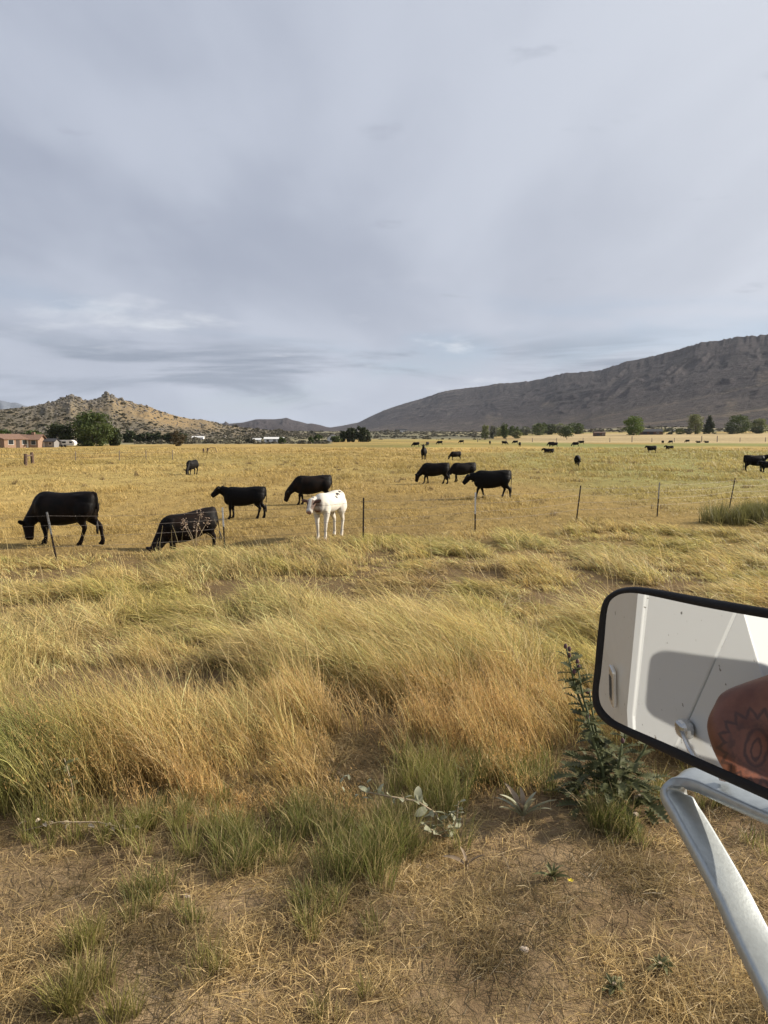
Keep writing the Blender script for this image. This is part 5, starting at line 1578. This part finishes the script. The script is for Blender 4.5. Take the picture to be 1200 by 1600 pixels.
def build_silver_weed():
    x, y = 0.36, 4.22
    t = empty('silver_weed', (x, y, gz(x, y)), 0, 'fallen silvery weed stem with pale oval leaves at the soil edge', 'weed')
    g = random.Random(5)
    lv = [leaf_mesh(0.085, 0.042, 0.6, 930 + i) for i in range(3)]
    paths = [[(0.0, 0, 0), (-0.06, 0.02, 0.13), (-0.17, 0.05, 0.19), (-0.32, 0.06, 0.21), (-0.5, 0.1, 0.23)], [(0.02, 0, 0), (0.06, 0.02, 0.1), (0.07, 0.03, 0.2)], [(-0.01, -.02, 0), (-0.10, -0.06, 0.08), (-0.15, -0.08, 0.12)]]
    for pi, pts in enumerate(paths):
        V, F = tube(pts, [0.006] * (len(pts) - 1) + [0.003], 6)
        st = obj('stem', mesh_from(V, F, 'stem', True), M_DRYSTEM, t)
        n = 20 if pi == 0 else 13
        for i in range(n):
            f = 0.1 + 0.88 * i / n; k = min(int(f * (len(pts) - 1)), len(pts) - 2); u = f * (len(pts) - 1) - k
            p = Vector(pts[k]).lerp(Vector(pts[k + 1]), u)
            place_leaf(st, lv[i % 3], M_SILVER, p, g.uniform(0, 6.28), g.uniform(-0.3, 1.1), g.uniform(-.8, .8), g.uniform(0.6, 1.25) * (1.1 - 0.4 * f))
        if pi == 0:
            for i in range(9):
                place_leaf(st, lv[i % 3], M_SILVER, (-0.5 + g.uniform(-.12, .05), 0.1 + g.uniform(-.06, .06), 0.22 + g.uniform(-.06, .08)), g.uniform(0, 6.28), g.uniform(0.2, 1.4), 0, 0.42)


def build_dry_rosette(x, y, n, L, label, seed, mat, el=(0.2, 1.3), name='dry_weed', W=0.045, extra=0):
    t = empty(name, (x, y, gz(x, y)), 0, label, 'weed')
    g = random.Random(seed)
    lv = [leaf_mesh(L, W, 0.5 + 0.3 * i, seed * 10 + i, curl=0.7) for i in range(3)]
    V, F = tube([(0, 0, -0.02), (0, 0, 0.03)], [0.014, 0.008], 7)
    obj('root_crown', mesh_from(V, F, 'root_crown'), M_DRYSTEM, t)
    for i in range(n):
        place_leaf(t, lv[i % 3], mat if i >= extra else M_SILVER, (0, 0, 0.012), 6.28 * i / n + g.uniform(-.3, .3), g.uniform(*el), g.uniform(-.6, .6), g.uniform(0.65, 1.2))
    return t


def build_plants():
    build_thistle()
    build_silver_weed()
    build_dry_rosette(0.82, 4.35, 11, 0.21, 'withered broad-leaved weed with upright curled pale leaves on bare soil', 41, M_DRYLEAF, (0.6, 1.5), extra=2, W=0.03)
    build_dry_rosette(0.44, 3.9, 4, 0.16, 'thin dry leaves standing just below the silvery weed', 42, M_DRYLEAF, (0.8, 1.3), W=0.03)
    build_dry_rosette(1.18, 3.08, 14, 0.075, 'small grey green weed with dead twigs at the lower right', 43, M_WEED, (0.1, 1.0), 'small_weed', 0.02)
    build_dry_rosette(0.955, 2.98, 16, 0.07, 'small bluish weed nearest the bottom edge right of centre', 44, M_WEED, (0.1, 1.0), 'small_weed', 0.018)
    t = build_dry_rosette(0.86, 3.72, 14, 0.10, 'small weed with one yellow flower on the bare soil', 45, M_WEED, (0.3, 1.3), 'small_weed', 0.02)
    for i in range(5):
        place_leaf(t, leaf_mesh(0.018, 0.009, 0.3, 990), M_YELLOW, (0.07, -0.09, 0.05), 1.25 * i, 0.4, 0, 1.0, 'petal')
    # broad-leaved plant and a dead leafy stem at the left
    t = empty('leafy_weed', (-1.92, 4.5, gz(-1.92, 4.5)), 0, 'slender weed with few light green leaves beside the long green grass', 'weed')
    V, F = tube([(0, 0, 0), (0.02, 0, 0.15), (-0.03, 0.02, 0.32)], [0.005, 0.004, 0.003], 6)
    st = obj('stem', mesh_from(V, F, 'stem', True), M_DRYSTEM, t)
    for i in range(9): place_leaf(st, leaf_mesh(0.11, 0.045, 0.5, 960), M_WEED, (0.01 - 0.004 * i, 0, 0.05 + 0.03 * i), 2.4 * i, 0.5, 0.2, 0.8)
    t = empty('dead_stem', (-1.45, 4.22, gz(-1.45, 4.22)), 0, 'dead stem with bleached curled leaves lying at the left', 'weed')
    pts = [(0, 0, 0.03), (-0.2, 0.02, 0.07), (-0.42, 0.0, 0.08), (-0.62, -0.05, 0.05)]
    V, F = tube(pts, [0.005, 0.004, 0.004, 0.003], 6)
    st = obj('stem', mesh_from(V, F, 'stem', True), M_DRYSTEM, t)
    bl = leaf_mat('bleached_leaf', (0.42, 0.34, 0.24), (0.6, 0.52, 0.4), 0.2)
    for i in range(13): place_leaf(st, leaf_mesh(0.07, 0.03, 0.9, 970, curl=0.8), bl, (-0.05 * i, 0, 0.045 + 0.003 * i), 2.4 * i, 0.3, 0.5, 0.7)
    # dry flowering weed by the fence, in front of the cow with lowered head
    x, y = -4.75, 19.2
    t = empty('dry_flower_weed', (x, y, gz(x, y)), 0, 'dry branching weed with pinkish seed heads before the head-down cow', 'weed')
    g = np.random.default_rng(77)
    for k in range(5):
        a = g.uniform(0, 6.28); r = g.uniform(0.1, 0.36); h = g.uniform(0.6, 1.1)
        e = (r * math.cos(a) * 1.3, r * math.sin(a) * 0.5, h)
        V, F = tube([(0, 0, 0), (e[0] * 0.3, e[1] * 0.3, h * 0.55), e], [0.008, 0.006, 0.004], 5)
        st = obj('stem', mesh_from(V, F, 'stem', True), M_DRYSTEM, t)
        n = 36
        pts = np.array(e) + g.normal(0, 1, (n, 3)) * (0.05, 0.04, 0.07)
        V, F = leaf_cards(pts, 0.02, g)
        me = fast_mesh('seed_head', V, F); cv = g.random(n)
        set_attr(me, 'var', 'FLOAT_COLOR', np.repeat(np.stack([cv, cv, cv, np.ones_like(cv)], -1), 4, 0))
        obj('seed_head', me, M_SEEDHEAD, st)
    # a few pale stones
    stm = simple_mat('pale_stone', (0.50, 0.41, 0.32), 0.9, var=0.2, scale=20, bump=0.4, bscale=60)
    for i, (x, y, s) in enumerate([(1.50, 4.42, 0.035), (1.62, 4.62, 0.05), (-0.98, 3.62, 0.02), (0.62, 3.2, 0.022)]):
        me = blob(800 + i, 1.0, 0.7, 2); me.materials.append(stm)
        o = obj('stone', me, None, None, (x, y, gz(x, y) + s * 0.2)); o.scale = (s, s * 0.8, s * 0.9)
        tag(o, ['pale stone on the soil under the thistle', 'larger pale stone right of the thistle foot', 'pale pebble on bare soil at the lower left', 'pale pebble on straw at the lower centre'][i], 'stone', 'stones on the roadside soil')


build_plants()


# ------------------------------------------------------------------ the truck: door, body side and swing-out mirror
def paint_mat(name, col, dirt=0.5):
    m, t, p = new_mat(name)
    geo = t.new('ShaderNodeNewGeometry'); pos = geo.outputs['Position']
    n = t.noise(pos, 3.0, 6.0, 0.65); n2 = t.noise(pos, 60.0, 3.0, 0.5); n3 = t.noise(pos, 26.0, 2.0, 0.5)
    c = t.mix(t.math('MULTIPLY', t.ramp(n, 0.45, 0.75), 0.25 * dirt), col, (0.50, 0.46, 0.40))
    c = t.mix(t.ramp(n2, 0.70, 0.73, 0, 0.8), c, (0.12, 0.10, 0.08))
    c = t.mix(t.ramp(n3, 0.74, 0.755, 0, 0.85), c, (0.05, 0.045, 0.04))
    t.link(c, p.inputs['Base Color'])
    t.link(t.ramp(n, 0.3, 0.8, 0.32, 0.5), p.inputs['Roughness'])
    p.inputs['Specular IOR Level'].default_value = 0.4
    return m


M_PAINT = paint_mat('white_truck_paint', (0.68, 0.70, 0.71))
M_PAINT_SHADE = paint_mat('shaded_beige_paint', (0.36, 0.35, 0.335))  # beige-grey bed side, its shade put into a darker colour
M_RUBBER = simple_mat('black_rubber', (0.007, 0.007, 0.008), 0.62, var=0.2, scale=30, bump=0.1, bscale=200, spec=0.35)
M_GAP = simple_mat('dark_gap', (0.012, 0.012, 0.012), 0.9, var=0.1)
M_ARM = simple_mat('aluminium_arm', (0.42, 0.455, 0.46), 0.36, 0.55, var=0.06, scale=140, bump=0.04, bscale=260)
M_CHROME = simple_mat('worn_chrome', (0.62, 0.62, 0.62), 0.25, 0.9, var=0.1)
M_INTERIOR = simple_mat('dark_interior', (0.03, 0.03, 0.032), 0.8, var=0.2)


def mirror_mat():
    m, t, p = new_mat('mirror_silver')
    tc = t.new('ShaderNodeTexCoord')
    n = t.noise(tc.outputs['Object'], 30, 5, 0.6)
    p.inputs['Base Color'].default_value = (0.64, 0.655, 0.66, 1); p.inputs['Metallic'].default_value = 1.0
    t.link(t.ramp(n, 0.4, 0.8, 0.005, 0.03), p.inputs['Roughness'])
    return m


M_MIRROR = mirror_mat()


def prism_xz(poly, y0, y1):
    """polygon given in x, z extruded along y"""
    n = len(poly)
    V = [(x, y0, z) for x, z in poly] + [(x, y1, z) for x, z in poly]
    F = [tuple(range(n)), tuple(reversed(range(n, 2 * n)))] + [(i, n + i, n + (i + 1) % n, (i + 1) % n) for i in range(n)]
    return V, F


def bevelled(o, w=0.004, seg=2):
    b = o.modifiers.new('bevel', 'BEVEL'); b.width = w; b.segments = seg; b.limit_method = 'ANGLE'
    return o


def flat_bar(path, w, th, side_hint):
    """rounded flat bar swept along a path: w across, th thick"""
    P = [Vector(p) for p in path]
    prof = []
    for k in range(16):
        a = 2 * math.pi * k / 16
        ca, sa = math.cos(a), math.sin(a)
        prof.append((w / 2 * math.copysign(abs(ca) ** 0.28, ca), th / 2 * math.copysign(abs(sa) ** 0.28, sa)))
    V, F = [], []
    hint = Vector(side_hint)
    for i, p in enumerate(P):
        tg = (P[min(i + 1, len(P) - 1)] - P[max(i - 1, 0)]).normalized()
        a = (hint - tg * hint.dot(tg)).normalized(); b = tg.cross(a).normalized()
        for u, v in prof: V.append(p + a * u + b * v)
    n = len(prof)
    for i in range(len(P) - 1):
        for k in range(n): F.append((i * n + k, i * n + (k + 1) % n, (i + 1) * n + (k + 1) % n, (i + 1) * n + k))
    F.append(tuple(range(n - 1, -1, -1))); F.append(tuple(range((len(P) - 1) * n, len(P) * n)))
    return V, F


TRUCK_AT = Vector((0, 0.42, EYE)); TRUCK_RZ = R(-12)


def to_truck(p, point=True):
    """world vector to the truck's own frame (along, out, up)"""
    q = Vector(p) - (TRUCK_AT if point else Vector((0, 0, 0)))
    return Matrix.Rotation(-TRUCK_RZ, 3, 'Z') @ q


def build_truck():
    t = empty('truck', TRUCK_AT, TRUCK_RZ, 'white truck side with black-rimmed side mirror at the right edge', 'truck')
    # local frame: origin on the outer skin of the door beside the camera, x forward, y out of the truck
    sill = -0.405
    diag = lambda z: -0.304 + (z + 0.382) * 0.647
    rear = lambda z: -0.665 + (z + 0.464) * 0.318
    g = 0.004
    dip = -0.575
    sill = -0.365
    front = [(diag(sill) + g, sill), (diag(-0.80) + g, -0.80), (diag(-0.80) + g, -1.3), (0.78, -1.3), (0.78, dip), (-0.12, dip), (-0.175, dip + 0.03), (-0.225, -0.47), (-0.255, -0.42), (-0.285, sill)]
    bevelled(obj('door', mesh_from(*prism_xz(front, -0.06, 0.0), 'door'), M_PAINT, t))
    wedge = [(rear(sill) + g, sill), (rear(-0.80) + g, -0.80), (rear(-0.80) + g, -1.3), (diag(-0.80) - g, -1.3), (diag(-0.80) - g, -0.80), (diag(sill) - g, sill)]
    bevelled(obj('door_panel', mesh_from(*prism_xz(wedge, -0.06, -0.003), 'door_panel'), M_PAINT, t))
    V, F = tube([(-0.62, -0.06, sill - 0.05), (-0.60, -0.08, 0.47)], 0.028, 8)
    obj('rear_pillar', mesh_from(V, F, 'rear_pillar', True), M_PAINT, t)
    obj('door_gap', mesh_from(*prism_xz([(rear(sill) - 0.03, sill - 0.02), (rear(-0.8) - 0.03, -0.8), (rear(-0.8) - 0.03, -1.25), (0.75, -1.25), (0.75, dip - 0.03), (-0.2, dip - 0.03), (-0.28, sill - 0.03)], -0.10, -0.064), 'door_gap'), M_GAP, t)
    # flange and bed side; the side's inward slant and dark paint stand for shade
    fl = [(rear(sill) - 0.042, sill + 0.02), (rear(-0.80) - 0.042, -0.80), (rear(-0.80) - 0.042, -1.3), (rear(-0.80) - g, -1.3), (rear(-0.80) - g, -0.80), (rear(sill) - g, sill + 0.02)]
    bevelled(obj('body_flange', mesh_from(*prism_xz(fl, -0.06, -0.001), 'body_flange'), M_PAINT, t))
    r0, r1 = rear(sill) - 0.044, rear(-0.80) - 0.044
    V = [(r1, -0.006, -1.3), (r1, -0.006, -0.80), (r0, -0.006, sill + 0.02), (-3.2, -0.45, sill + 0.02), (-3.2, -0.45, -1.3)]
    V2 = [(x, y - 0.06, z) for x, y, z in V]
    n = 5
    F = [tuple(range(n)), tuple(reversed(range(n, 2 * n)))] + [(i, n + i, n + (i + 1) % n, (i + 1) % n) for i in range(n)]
    obj('bed_side', mesh_from(V + V2, F, 'bed_side'), M_PAINT_SHADE, t)
    # latch handle on the bed side; its recess is shade painted as a dark plate
    hx, hz = -0.945, -0.80; hy = -0.006 + (hx - r1) * 0.185
    hd = bevelled(obj('handle', mesh_from(*box(-0.020, 0.020, 0.004, 0.016, -0.055, 0.055), 'handle'), M_CHROME, t, (hx, hy, hz), (0, R(10), R(10))), 0.004)
    obj('recess_shade', mesh_from(*box(-0.011, 0.011, 0.0164, 0.0175, -0.035, 0.03), 'recess_shade'), M_GAP, hd)
    # roof, seat, floor, far door, front body
    bevelled(obj('roof', mesh_from(*box(-0.72, 0.75, -1.5, -0.05, 0.47, 0.53), 'roof'), M_PAINT, t), 0.02, 3)
    bevelled(obj('window_sill', mesh_from(*box(-0.12, 0.76, -0.13, -0.062, dip - 0.03, dip - 0.004), 'window_sill'), M_INTERIOR, t))
    bevelled(obj('seat_back', mesh_from(*box(-0.70, -0.52, -1.40, -0.16, -0.85, 0.0), 'seat_back'), M_INTERIOR, t), 0.05, 3)
    bevelled(obj('seat_cushion', mesh_from(*box(-0.515, 0.0, -1.40, -0.16, -0.95, -0.78), 'seat_cushion'), M_INTERIOR, t), 0.05, 3)
    obj('floor_pan', mesh_from(*box(-0.75, 0.78, -1.5, -0.105, -1.30, -1.26), 'floor_pan'), M_INTERIOR, t)
    obj('far_door', mesh_from(*box(-0.75, 0.78, -1.56, -1.50, -1.3, sill), 'far_door'), M_PAINT, t)
    bevelled(obj('fender', mesh_from(*prism_xz([(0.788, -1.3), (2.1, -1.3), (2.2, -0.62), (0.95, -0.46), (0.788, -0.44)], -0.5, 0.004), 'fender'), M_PAINT, t), 0.03, 3)
    V, F = tube([(0.80, -0.03, -0.42), (0.62, -0.08, 0.47)], 0.03, 8)
    obj('front_pillar', mesh_from(V, F, 'front_pillar', True), M_PAINT, t)

    # mirror head: outline in its own plane (across, up)
    O = to_truck((0.29, 0.7058, EYE - 0.2405)); N = to_truck((-0.7465, -0.6614, -0.073), False).normalized()
    U = Vector((0, 0, 1)).cross(N).normalized(); W = N.cross(U)
    outer = [(0.1186, 0.0918), (0.0684, 0.0923), (0.0118, 0.0927), (-0.0389, 0.0934), (-0.0629, 0.0917), (-0.0823, 0.0841), (-0.0942, 0.0702), (-0.1, 0.0399), (-0.1044, 0.0009), (-0.1081, -0.0316), (-0.1052, -0.0472), (-0.0938, -0.0581), (-0.0751, -0.063), (-0.0259, -0.0707), (0.0129, -0.076), (0.0716, -0.083), (0.1188, -0.0895), (0.139, -0.086), (0.147, -0.068), (0.146, 0.068), (0.138, 0.086)]
    inner = [(0.114, 0.0845), (0.0685, 0.0838), (0.0118, 0.0843), (-0.039, 0.0864), (-0.0629, 0.0858), (-0.0794, 0.0793), (-0.0884, 0.0658), (-0.0926, 0.0311), (-0.0969, -0.0043), (-0.1002, -0.0261), (-0.0974, -0.0408), (-0.0861, -0.0502), (-0.0714, -0.0543), (-0.0259, -0.0594), (0.0129, -0.0645), (0.0713, -0.0715), (0.1134, -0.0771), (0.131, -0.076), (0.138, -0.064), (0.137, 0.063), (0.130, 0.079)]

    def smooth_loop(L, per=4):
        n = len(L); out = []
        for i in range(n):
            p0, p1, p2, p3 = [np.array(L[(i + k - 1) % n]) for k in range(4)]
            for k in range(per):
                u = k / per
                out.append(0.5 * ((2 * p1) + (-p0 + p2) * u + (2 * p0 - 5 * p1 + 4 * p2 - p3) * u * u + (-p0 + 3 * p1 - 3 * p2 + p3) * u ** 3))
        return out
    outer = smooth_loop(outer); inner = smooth_loop(inner)
    n = len(outer)
    cu, cv = 0.024, 0.0

    def pt(q, d, k=1.0):
        return O + U * (cu + (q[0] - cu) * k) + W * (cv + (q[1] - cv) * k) + N * d
    # housing: shell behind the glass
    loops = [[pt(q, 0.0, 0.993) for q in outer], [pt(q, -0.007, 0.965) for q in outer], [pt(q, -0.018, 0.88) for q in outer], [pt(q, -0.026, 0.70) for q in outer]]
    V = [p for l in loops for p in l]
    F = []
    for i in range(3):
        for k in range(n): F.append((i * n + k, (i + 1) * n + k, (i + 1) * n + (k + 1) % n, i * n + (k + 1) % n))
    F.append(tuple(range(3 * n, 4 * n))[::-1])
    head = obj('side_mirror', mesh_from(V, F, 'side_mirror', True), M_RUBBER, t)
    # rubber rim: rounded ring from the outer edge over to the glass
    ring = []
    for f, d in ((0.0, -0.001), (0.08, 0.002), (0.3, 0.0040), (0.6, 0.0042), (0.88, 0.003), (1.0, 0.0005)):
        ring.append([pt(outer[k] * (1 - f) + inner[k] * f, d) for k in range(n)])
    V = [p for l in ring for p in l]; F = []
    for i in range(len(ring) - 1):
        for k in range(n): F.append((i * n + k, i * n + (k + 1) % n, (i + 1) * n + (k + 1) % n, (i + 1) * n + k))
    obj('mirror_rim', mesh_from(V, F, 'mirror_rim', True), M_RUBBER, head)
    V = [pt(q, 0.001) for q in inner]
    obj('mirror_glass', mesh_from(V, [tuple(range(n))], 'mirror_glass'), M_MIRROR, head)
    # swing arm: flat bar loop under the mirror and back to the door
    ctrl = [(0.345, 0.250, -0.338), (0.324, 0.285, -0.339), (0.293, 0.327, -0.344), (0.262, 0.363, -0.345), (0.245, 0.378, -0.344), (0.233, 0.385, -0.346), (0.225, 0.386, -0.352), (0.221, 0.381, -0.361), (0.224, 0.368, -0.367), (0.232, 0.347, -0.376), (0.250, 0.282, -0.397), (0.260, 0.235, -0.412), (0.270, 0.183, -0.424), (0.279, 0.117, -0.440), (0.288, 0.05, -0.47), (0.293, 0.022, -0.52), (0.296, 0.018, -0.62)]
    path = [Vector(q[:3]) for q in catmull([c + (0, 0) for c in ctrl], 4)]
    V, F = flat_bar(path, 0.032, 0.013, N)
    obj('mirror_arm', mesh_from(V, F, 'mirror_arm', True), M_ARM, head)
    for q in ((0.262, 0.363, -0.330), (0.30, 0.318, -0.329)):       # clamp bolts under the mirror
        V, F = tube([(q[0], q[1], q[2] - 0.004), (q[0], q[1], q[2] + 0.012)], 0.006, 6)
        obj('clamp_bolt', mesh_from(V, F, 'clamp_bolt'), M_CHROME, head)
    V, F = box(0.265, 0.33, 0.001, 0.024, -0.70, -0.605)
    bevelled(obj('arm_foot', mesh_from(V, F, 'arm_foot'), M_ARM, head), 0.008, 3)
    # lower strut with its foot on the door
    V, F = flat_bar([(-0.475, 0.024, -0.675), (-0.42, 0.034, -0.69), (-0.2, 0.04, -0.76), (0.1, 0.04, -0.85), (0.33, 0.02, -0.93)], 0.014, 0.008, (0, 0.3, 1))
    obj('door_strut', mesh_from(V, F, 'door_strut', True), M_CHROME, head)
    V, F = box(-0.49, -0.452, 0.001, 0.032, -0.695, -0.66)
    bevelled(obj('strut_foot', mesh_from(V, F, 'strut_foot'), M_CHROME, head), 0.012, 3)


build_truck()


# ------------------------------------------------------------------ the driver's arm, seen in the mirror
def skin_mat():
    m, t, p = new_mat('tattooed_skin')
    tc = t.new('ShaderNodeTexCoord'); pos = tc.outputs['Object']
    n = t.noise(pos, 22, 5, 0.6); n2 = t.noise(pos, 140, 4, 0.6)
    c = t.mix(t.ramp(n, 0.3, 0.7), (0.14, 0.050, 0.031), (0.22, 0.085, 0.052))  # the arm's shade is put into this darkened skin colour
    # tattoo: a sun-like ring of points round an oval, on the outer side of the elbow
    ctr = TATTOO_C; ax = TATTOO_U; ay = TATTOO_V
    def dot(v):
        s = t.new('ShaderNodeVectorMath', operation='SUBTRACT'); t.link(pos, s.inputs[0]); s.inputs[1].default_value = ctr
        d = t.new('ShaderNodeVectorMath', operation='DOT_PRODUCT'); t.link(s.outputs[0], d.inputs[0]); d.inputs[1].default_value = v
        return d.outputs['Value']
    u = dot(ax); v = dot(ay); w = dot(TATTOO_N)
    rr = t.math('SQRT', t.math('ADD', t.math('MULTIPLY', u, u), t.math('MULTIPLY', v, v)))
    th = t.math('ARCTAN2', v, u)
    zig = t.math('PINGPONG', t.math('MULTIPLY', th, 17.0 / 6.28318 * 2), 1.0)
    rz = t.math('ADD', 0.043, t.math('MULTIPLY', zig, 0.013))
    n3 = t.noise(pos, 60, 3, 0.6)
    wob = t.math('MULTIPLY', t.math('SUBTRACT', n3, 0.5), 0.014)
    d1 = t.math('ABSOLUTE', t.math('SUBTRACT', t.math('ADD', rr, wob), rz))
    d2 = t.math('ABSOLUTE', t.math('SUBTRACT', t.math('ADD', t.math('SQRT', t.math('ADD', t.math('MULTIPLY', t.math('MULTIPLY', u, u), 3.0), t.math('MULTIPLY', v, v))), wob), 0.026))
    d3 = t.math('ABSOLUTE', t.math('SUBTRACT', t.math('ADD', t.math('SQRT', t.math('ADD', t.math('MULTIPLY', t.math('MULTIPLY', u, u), 5.0), t.math('MULTIPLY', t.math('ADD', v, 0.006), v))), wob), 0.014))
    shade = t.math('MULTIPLY', t.math('MULTIPLY', t.ramp(rr, 0.046, 0.036), t.ramp(rr, 0.020, 0.030)), t.ramp(n3, 0.42, 0.6, 0.1, 0.75))
    ink = t.math('MAXIMUM', t.math('MAXIMUM', shade, t.ramp(d1, 0.0065, 0.0012)), t.math('MAXIMUM', t.ramp(d2, 0.0060, 0.0010), t.ramp(d3, 0.0050, 0.0010)))
    ink = t.math('MULTIPLY', ink, t.ramp(w, -0.05, -0.03))
    c = t.mix(t.math('MULTIPLY', t.math('MULTIPLY', ink, t.ramp(n, 0.25, 0.5, 0.55, 1.0)), 0.72), c, (0.035, 0.022, 0.022))
    t.link(c, p.inputs['Base Color']); p.inputs['Roughness'].default_value = 0.5
    p.inputs['Subsurface Weight'].default_value = 0.08; p.inputs['Subsurface Radius'].default_value = (0.01, 0.004, 0.002)
    t.link(t.bump(n2, 0.2, 0.001), p.inputs['Normal'])
    return m


ELBOW = Vector((-0.205, 0.068, -0.515))
TATTOO_N = Vector((0.69, 0.55, 0.47)).normalized()
TATTOO_U = Vector((0, 0, 1)).cross(TATTOO_N).normalized(); TATTOO_V = TATTOO_N.cross(TATTOO_U)
TATTOO_C = Vector((-0.115, 0.075, -0.52))


def build_arm():
    t = empty('person', TRUCK_AT, TRUCK_RZ, 'bare tattooed elbow of the person in the truck, seen in the mirror', 'person')
    S = Vector((0.02, -0.24, -0.37)); E = ELBOW; Wr = Vector((0.05, 0.065, -0.635))
    def lerp(a, b, f, off=(0, 0, 0)): return a.lerp(b, f) + Vector(off)
    parts = []
    up = [(lerp(S, E, 0.0), 0.070, 0.072), (lerp(S, E, 0.3), 0.062, 0.066), (lerp(S, E, 0.6), 0.055, 0.060), (lerp(S, E, 0.85), 0.047, 0.050), (lerp(S, E, 1.0), 0.038, 0.040), (lerp(S, E, 1.04), 0.02, 0.02)]
    up = [((q[0], q[1], q[2]), q[3], q[4]) for q in catmull([tuple(p) + (a, b) for p, a, b in up], 5)]
    parts.append(path_tube(up, 24, side=(0.6, 0.3, 0.7)))
    fo = [(lerp(E, Wr, -0.06), 0.022, 0.022), (lerp(E, Wr, 0.02), 0.042, 0.042), (lerp(E, Wr, 0.22), 0.052, 0.050), (lerp(E, Wr, 0.45), 0.047, 0.044), (lerp(E, Wr, 0.8), 0.033, 0.028), (lerp(E, Wr, 1.0), 0.031, 0.024)]
    fo = [((q[0], q[1], q[2]), q[3], q[4]) for q in catmull([tuple(p) + (a, b) for p, a, b in fo], 5)]
    parts.append(path_tube(fo, 24, side=(0.2, 1, 0.1)))
    # crook of the arm
    parts.append(path_tube([(lerp(S, E, 0.66), 0.03, 0.03), (lerp(S, E, 0.8).lerp(lerp(E, Wr, 0.2), 0.5), 0.045, 0.04), (lerp(E, Wr, 0.35), 0.03, 0.03)], 12, side=(0.2, 1, 0.1)))
    # hand hanging against the door, fingers slightly curled
    d = (Wr - E).normalized(); nrm = Vector((0, 1, 0)); nrm = (nrm - d * nrm.dot(d)).normalized(); sd = d.cross(nrm).normalized()
    palm = [(Wr, 0.026, 0.022), (Wr + d * 0.03, 0.036, 0.018), (Wr + d * 0.07, 0.042, 0.016), (Wr + d * 0.095, 0.038, 0.013)]
    parts.append(path_tube(palm, 14, side=sd))
    for i, (o, L) in enumerate([(-0.030, 0.062), (-0.011, 0.076), (0.009, 0.082), (0.028, 0.072)]):
        b = Wr + d * 0.085 + sd * o
        c1 = b + d * (L * 0.45) - nrm * 0.006; c2 = c1 + d * (L * 0.32) - nrm * 0.018; c3 = c2 + d * (L * 0.18) - nrm * 0.02
        parts.append(path_tube([(b, 0.0095, 0.0095), (c1, 0.009, 0.009), (c2, 0.0082, 0.008), (c3, 0.006, 0.006)], 8, side=sd))
    b = Wr + d * 0.025 + sd * 0.032
    parts.append(path_tube([(b, 0.013, 0.012), (b + d * 0.03 + sd * 0.022, 0.011, 0.010), (b + d * 0.062 + sd * 0.026 - nrm * 0.008, 0.008, 0.008)], 8, side=nrm))
    V, F = merge(parts)
    me = unify(V, F, 0.006, 22, 'arm')
    obj('arm', me, skin_mat(), t)
    V, F = path_tube([(lerp(S, E, -0.12), 0.075, 0.08), (lerp(S, E, 0.1), 0.078, 0.082), (lerp(S, E, 0.42), 0.070, 0.074), (lerp(S, E, 0.43), 0.064, 0.068)], 18, side=(0.6, 0.3, 0.7))
    obj('sleeve', mesh_from(V, F, 'sleeve', True), simple_mat('black_tshirt', (0.012, 0.012, 0.014), 0.9, var=0.2, scale=30), t)


build_arm()


# ------------------------------------------------------------------ air
def build_haze():
    v, f = box(-13000, 13000, -3000, 12500, -3.0, 900.0)
    m = bpy.data.materials.new('haze_air'); m.use_nodes = True
    t = NT(m.node_tree); t.n.clear()
    out = t.new('ShaderNodeOutputMaterial'); pv = t.new('ShaderNodeVolumePrincipled')
    pv.inputs['Color'].default_value = (0.82, 0.88, 1.0, 1); pv.inputs['Density'].default_value = 0.00003; pv.inputs['Anisotropy'].default_value = 0.2
    t.link(pv.outputs[0], out.inputs['Volume'])
    tag(obj('haze', mesh_from(v, f, 'haze'), m), kind='stuff')


build_haze()
